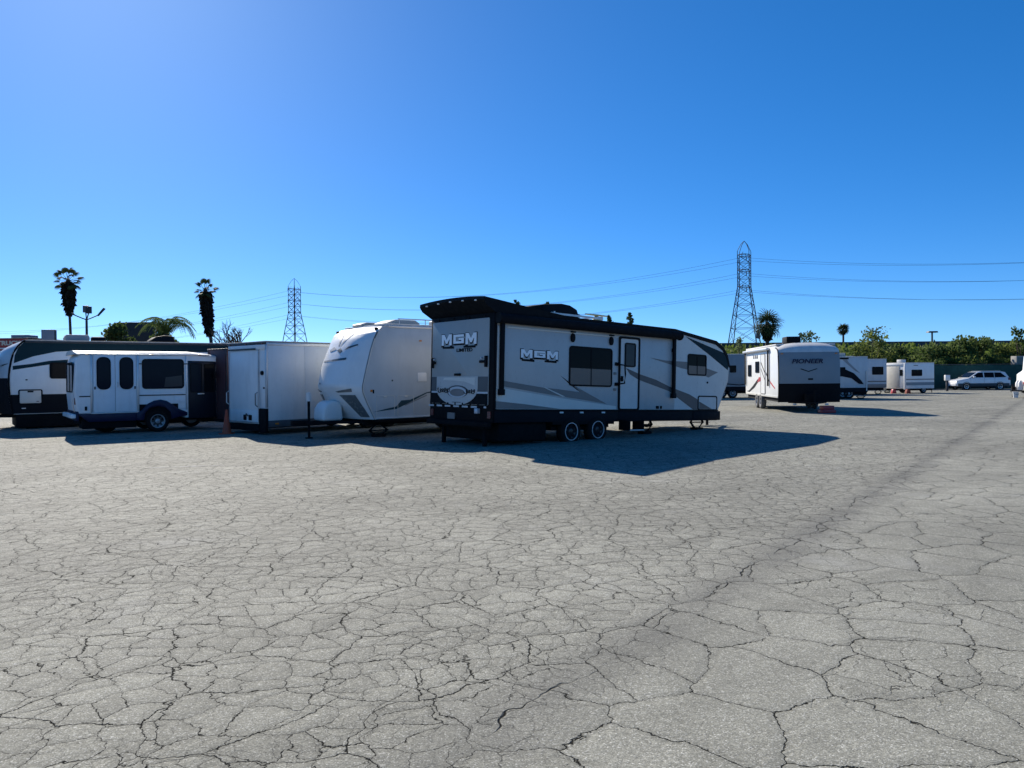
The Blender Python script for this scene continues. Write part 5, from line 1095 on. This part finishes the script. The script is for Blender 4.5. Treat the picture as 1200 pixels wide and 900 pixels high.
# feather palm
def feather_mesh():
    b = B(); n = 26; pts = []
    for i in range(n+1):
        u = i/n; pts.append(Vector((2.7*math.sin(u*1.35)/math.sin(1.35)*0.95, 0, 1.25*math.sin(u*2.5) - 1.5*u**2.4)))
    b.tube(pts, [0.04*(1-i/n)+0.008 for i in range(n+1)], 4)
    for i in range(3, n):
        p = pts[i]; L = 0.62*(1-0.55*abs(i/n-0.5))
        for s in (-1, 1):
            tip = p + Vector((0.22*L, s*L*0.55, -L*0.85)); mid = p + Vector((0.18*L, s*L*0.48, -L*0.22)); w_ = Vector((0.035,0,0))
            b.add([p-w_*0.6, p+w_*0.6, mid+w_, mid-w_, tip], [(0,1,2,3),(3,2,4)])
    o = b.build('frond', 'leaf_mid', None, recalc=False, smooth=0); me = o.data; bpy.data.objects.remove(o); return me
FE = feather_mesh()
fp = thing('feather_palm', 'feather palm with drooping arching fronds behind the shuttle bus', 'palm tree', (-31.5, 70, 0))
B().tube([(0,0,-0.2),(0,0,5.4)], [0.22,0.15], 8).build('trunk', 'palm_bark', fp)
crn = B().lathe([(0.002,5.0),(0.17,5.1),(0.17,5.5),(0.08,5.8),(0.002,5.9)], (0,0,0), 'z', 8, closed=False).build('crown', 'palm_bark', fp)
for k in range(20):
    f = bpy.data.objects.new('frond', FE); C.objects.link(f); f.parent = crn
    f.matrix_local = Matrix.Translation((0,0,5.6)) @ Matrix.Rotation(k*2.4, 4, 'Z') @ Matrix.Rotation(R(-8-38*(k/20)), 4, 'Y') @ Matrix.Scale(random.uniform(0.72,0.98), 4)

# ------------------------------------------------------------------ power pylons and wires
ZL = [24.2, 28.4, 32.4]
def pylon(label, x, y, rz):
    t = thing('power_pylon', label, 'pylon', (x, y, 0), (0,0,rz))
    hw = lambda z: 5.0+(1.55-5.0)*(z/24.2)**0.88 if z < 24.2 else 1.45
    for sx_ in (-1, 1):
        for sy in (-1, 1):
            B().tube([(sx_*hw(z), sy*hw(z), z) for z in (0, 6, 12, 18, 24.2, 33.4)], [0.16,0.15,0.14,0.13,0.12,0.09], 4).build('tower_leg', 'tower_steel', t)
    lv = [0, 5.0, 9.4, 13.4, 16.8, 19.6, 22.0, 24.2, 26.3, 28.4, 30.4, 32.4]
    br = B()
    for i in range(len(lv)-1):
        a, b_ = lv[i], lv[i+1]
        for k in range(4):
            c = [(-1,-1),(1,-1),(1,1),(-1,1)]; p, q = c[k], c[(k+1) % 4]
            P = lambda s, z: (s[0]*hw(z), s[1]*hw(z), z)
            br.tube([P(p,a), P(q,b_)], 0.06, 4, cap=False); br.tube([P(q,a), P(p,b_)], 0.06, 4, cap=False); br.tube([P(p,b_), P(q,b_)], 0.07, 4, cap=False)
    br.build('bracing', 'tower_steel', t)
    pk = B()
    for s in ((-1,-1),(1,-1),(1,1),(-1,1)): pk.tube([(s[0]*1.45,s[1]*1.45,33.4),(s[0]*0.7,s[1]*0.7,35.2),(0,0,36.1)], 0.07, 4)
    pk.build('peak', 'tower_steel', t)
    for z in ZL:
        for s in (-1, 1):
            a = B()
            for y_ in (-1.45, 1.45): a.tube([(s*1.45, y_, z), (s*3.2, 0, z-0.05)], 0.08, 4)
            a.tube([(s*1.45,0,z+0.7),(s*3.2,0,z)], 0.06, 4); ao = a.build('cross_arm', 'tower_steel', t)
            B().tube([(s*3.2,0.0,z-0.1),(s*3.2,0,z-1.0)], 0.10, 6).build('insulator', 'insulator', ao)
    return t
RZ = math.atan2(-68, 136) + math.pi/2
pr_ = pylon('larger steel lattice power pylon standing behind the dense fan palm', 60.6, 200, RZ)
an_ = B()
for k in range(5): an_.box(-5.2+k*1.1, -4.8+k*1.1, -3.2, -2.8, 10.4, 12.0)
for k in range(3): an_.box(3.4+k*0.9, 3.7+k*0.9, -3.0, -2.7, 10.6, 12.2)
an_ = None
for k in range(4): bx('panel_antenna', 'galv', pr_, -3.6+k*1.5, -3.25+k*1.5, -3.75, -3.45, 10.6, 12.6, 0.02)
pylon('smaller more distant steel lattice power pylon behind the cargo trailer', -75.6, 268, RZ)
arm = Vector((math.cos(RZ), math.sin(RZ), 0))
A = Vector((60.6,200,0)); Bp = Vector((-75.6,268,0)); Rn = Vector((197,132,0)); Ln = Vector((-330,345,0))
lab = {24.2: 'lowest', 28.4: 'middle', 32.4: 'top'}
for (p, q, where, sag) in ((A, Bp, 'between the two pylons', 5.2), (A, Rn, 'running right from the larger pylon', 5.6), (Bp, Ln, 'running left from the smaller pylon', 11.0)):
    for z in ZL:
        for s, nm in ((-1, 'on the parking lot side'), (1, 'on the side away from the lot')):
            a = p + arm*3.2*s + Vector((0,0,z-1.0)); b_ = q + arm*3.2*s + Vector((0,0,z-1.0))
            pts = [a.lerp(b_, u/30) - Vector((0,0,4*sag*(u/30)*(1-u/30)*(0.94 if s > 0 else 1.06))) for u in range(31)]
            o = B().tube(pts, 0.032, 4).build('power_line', 'wire', None); tag(o, f'{lab[z]} overhead wire {where}, {nm}', 'wire', 'overhead power lines')
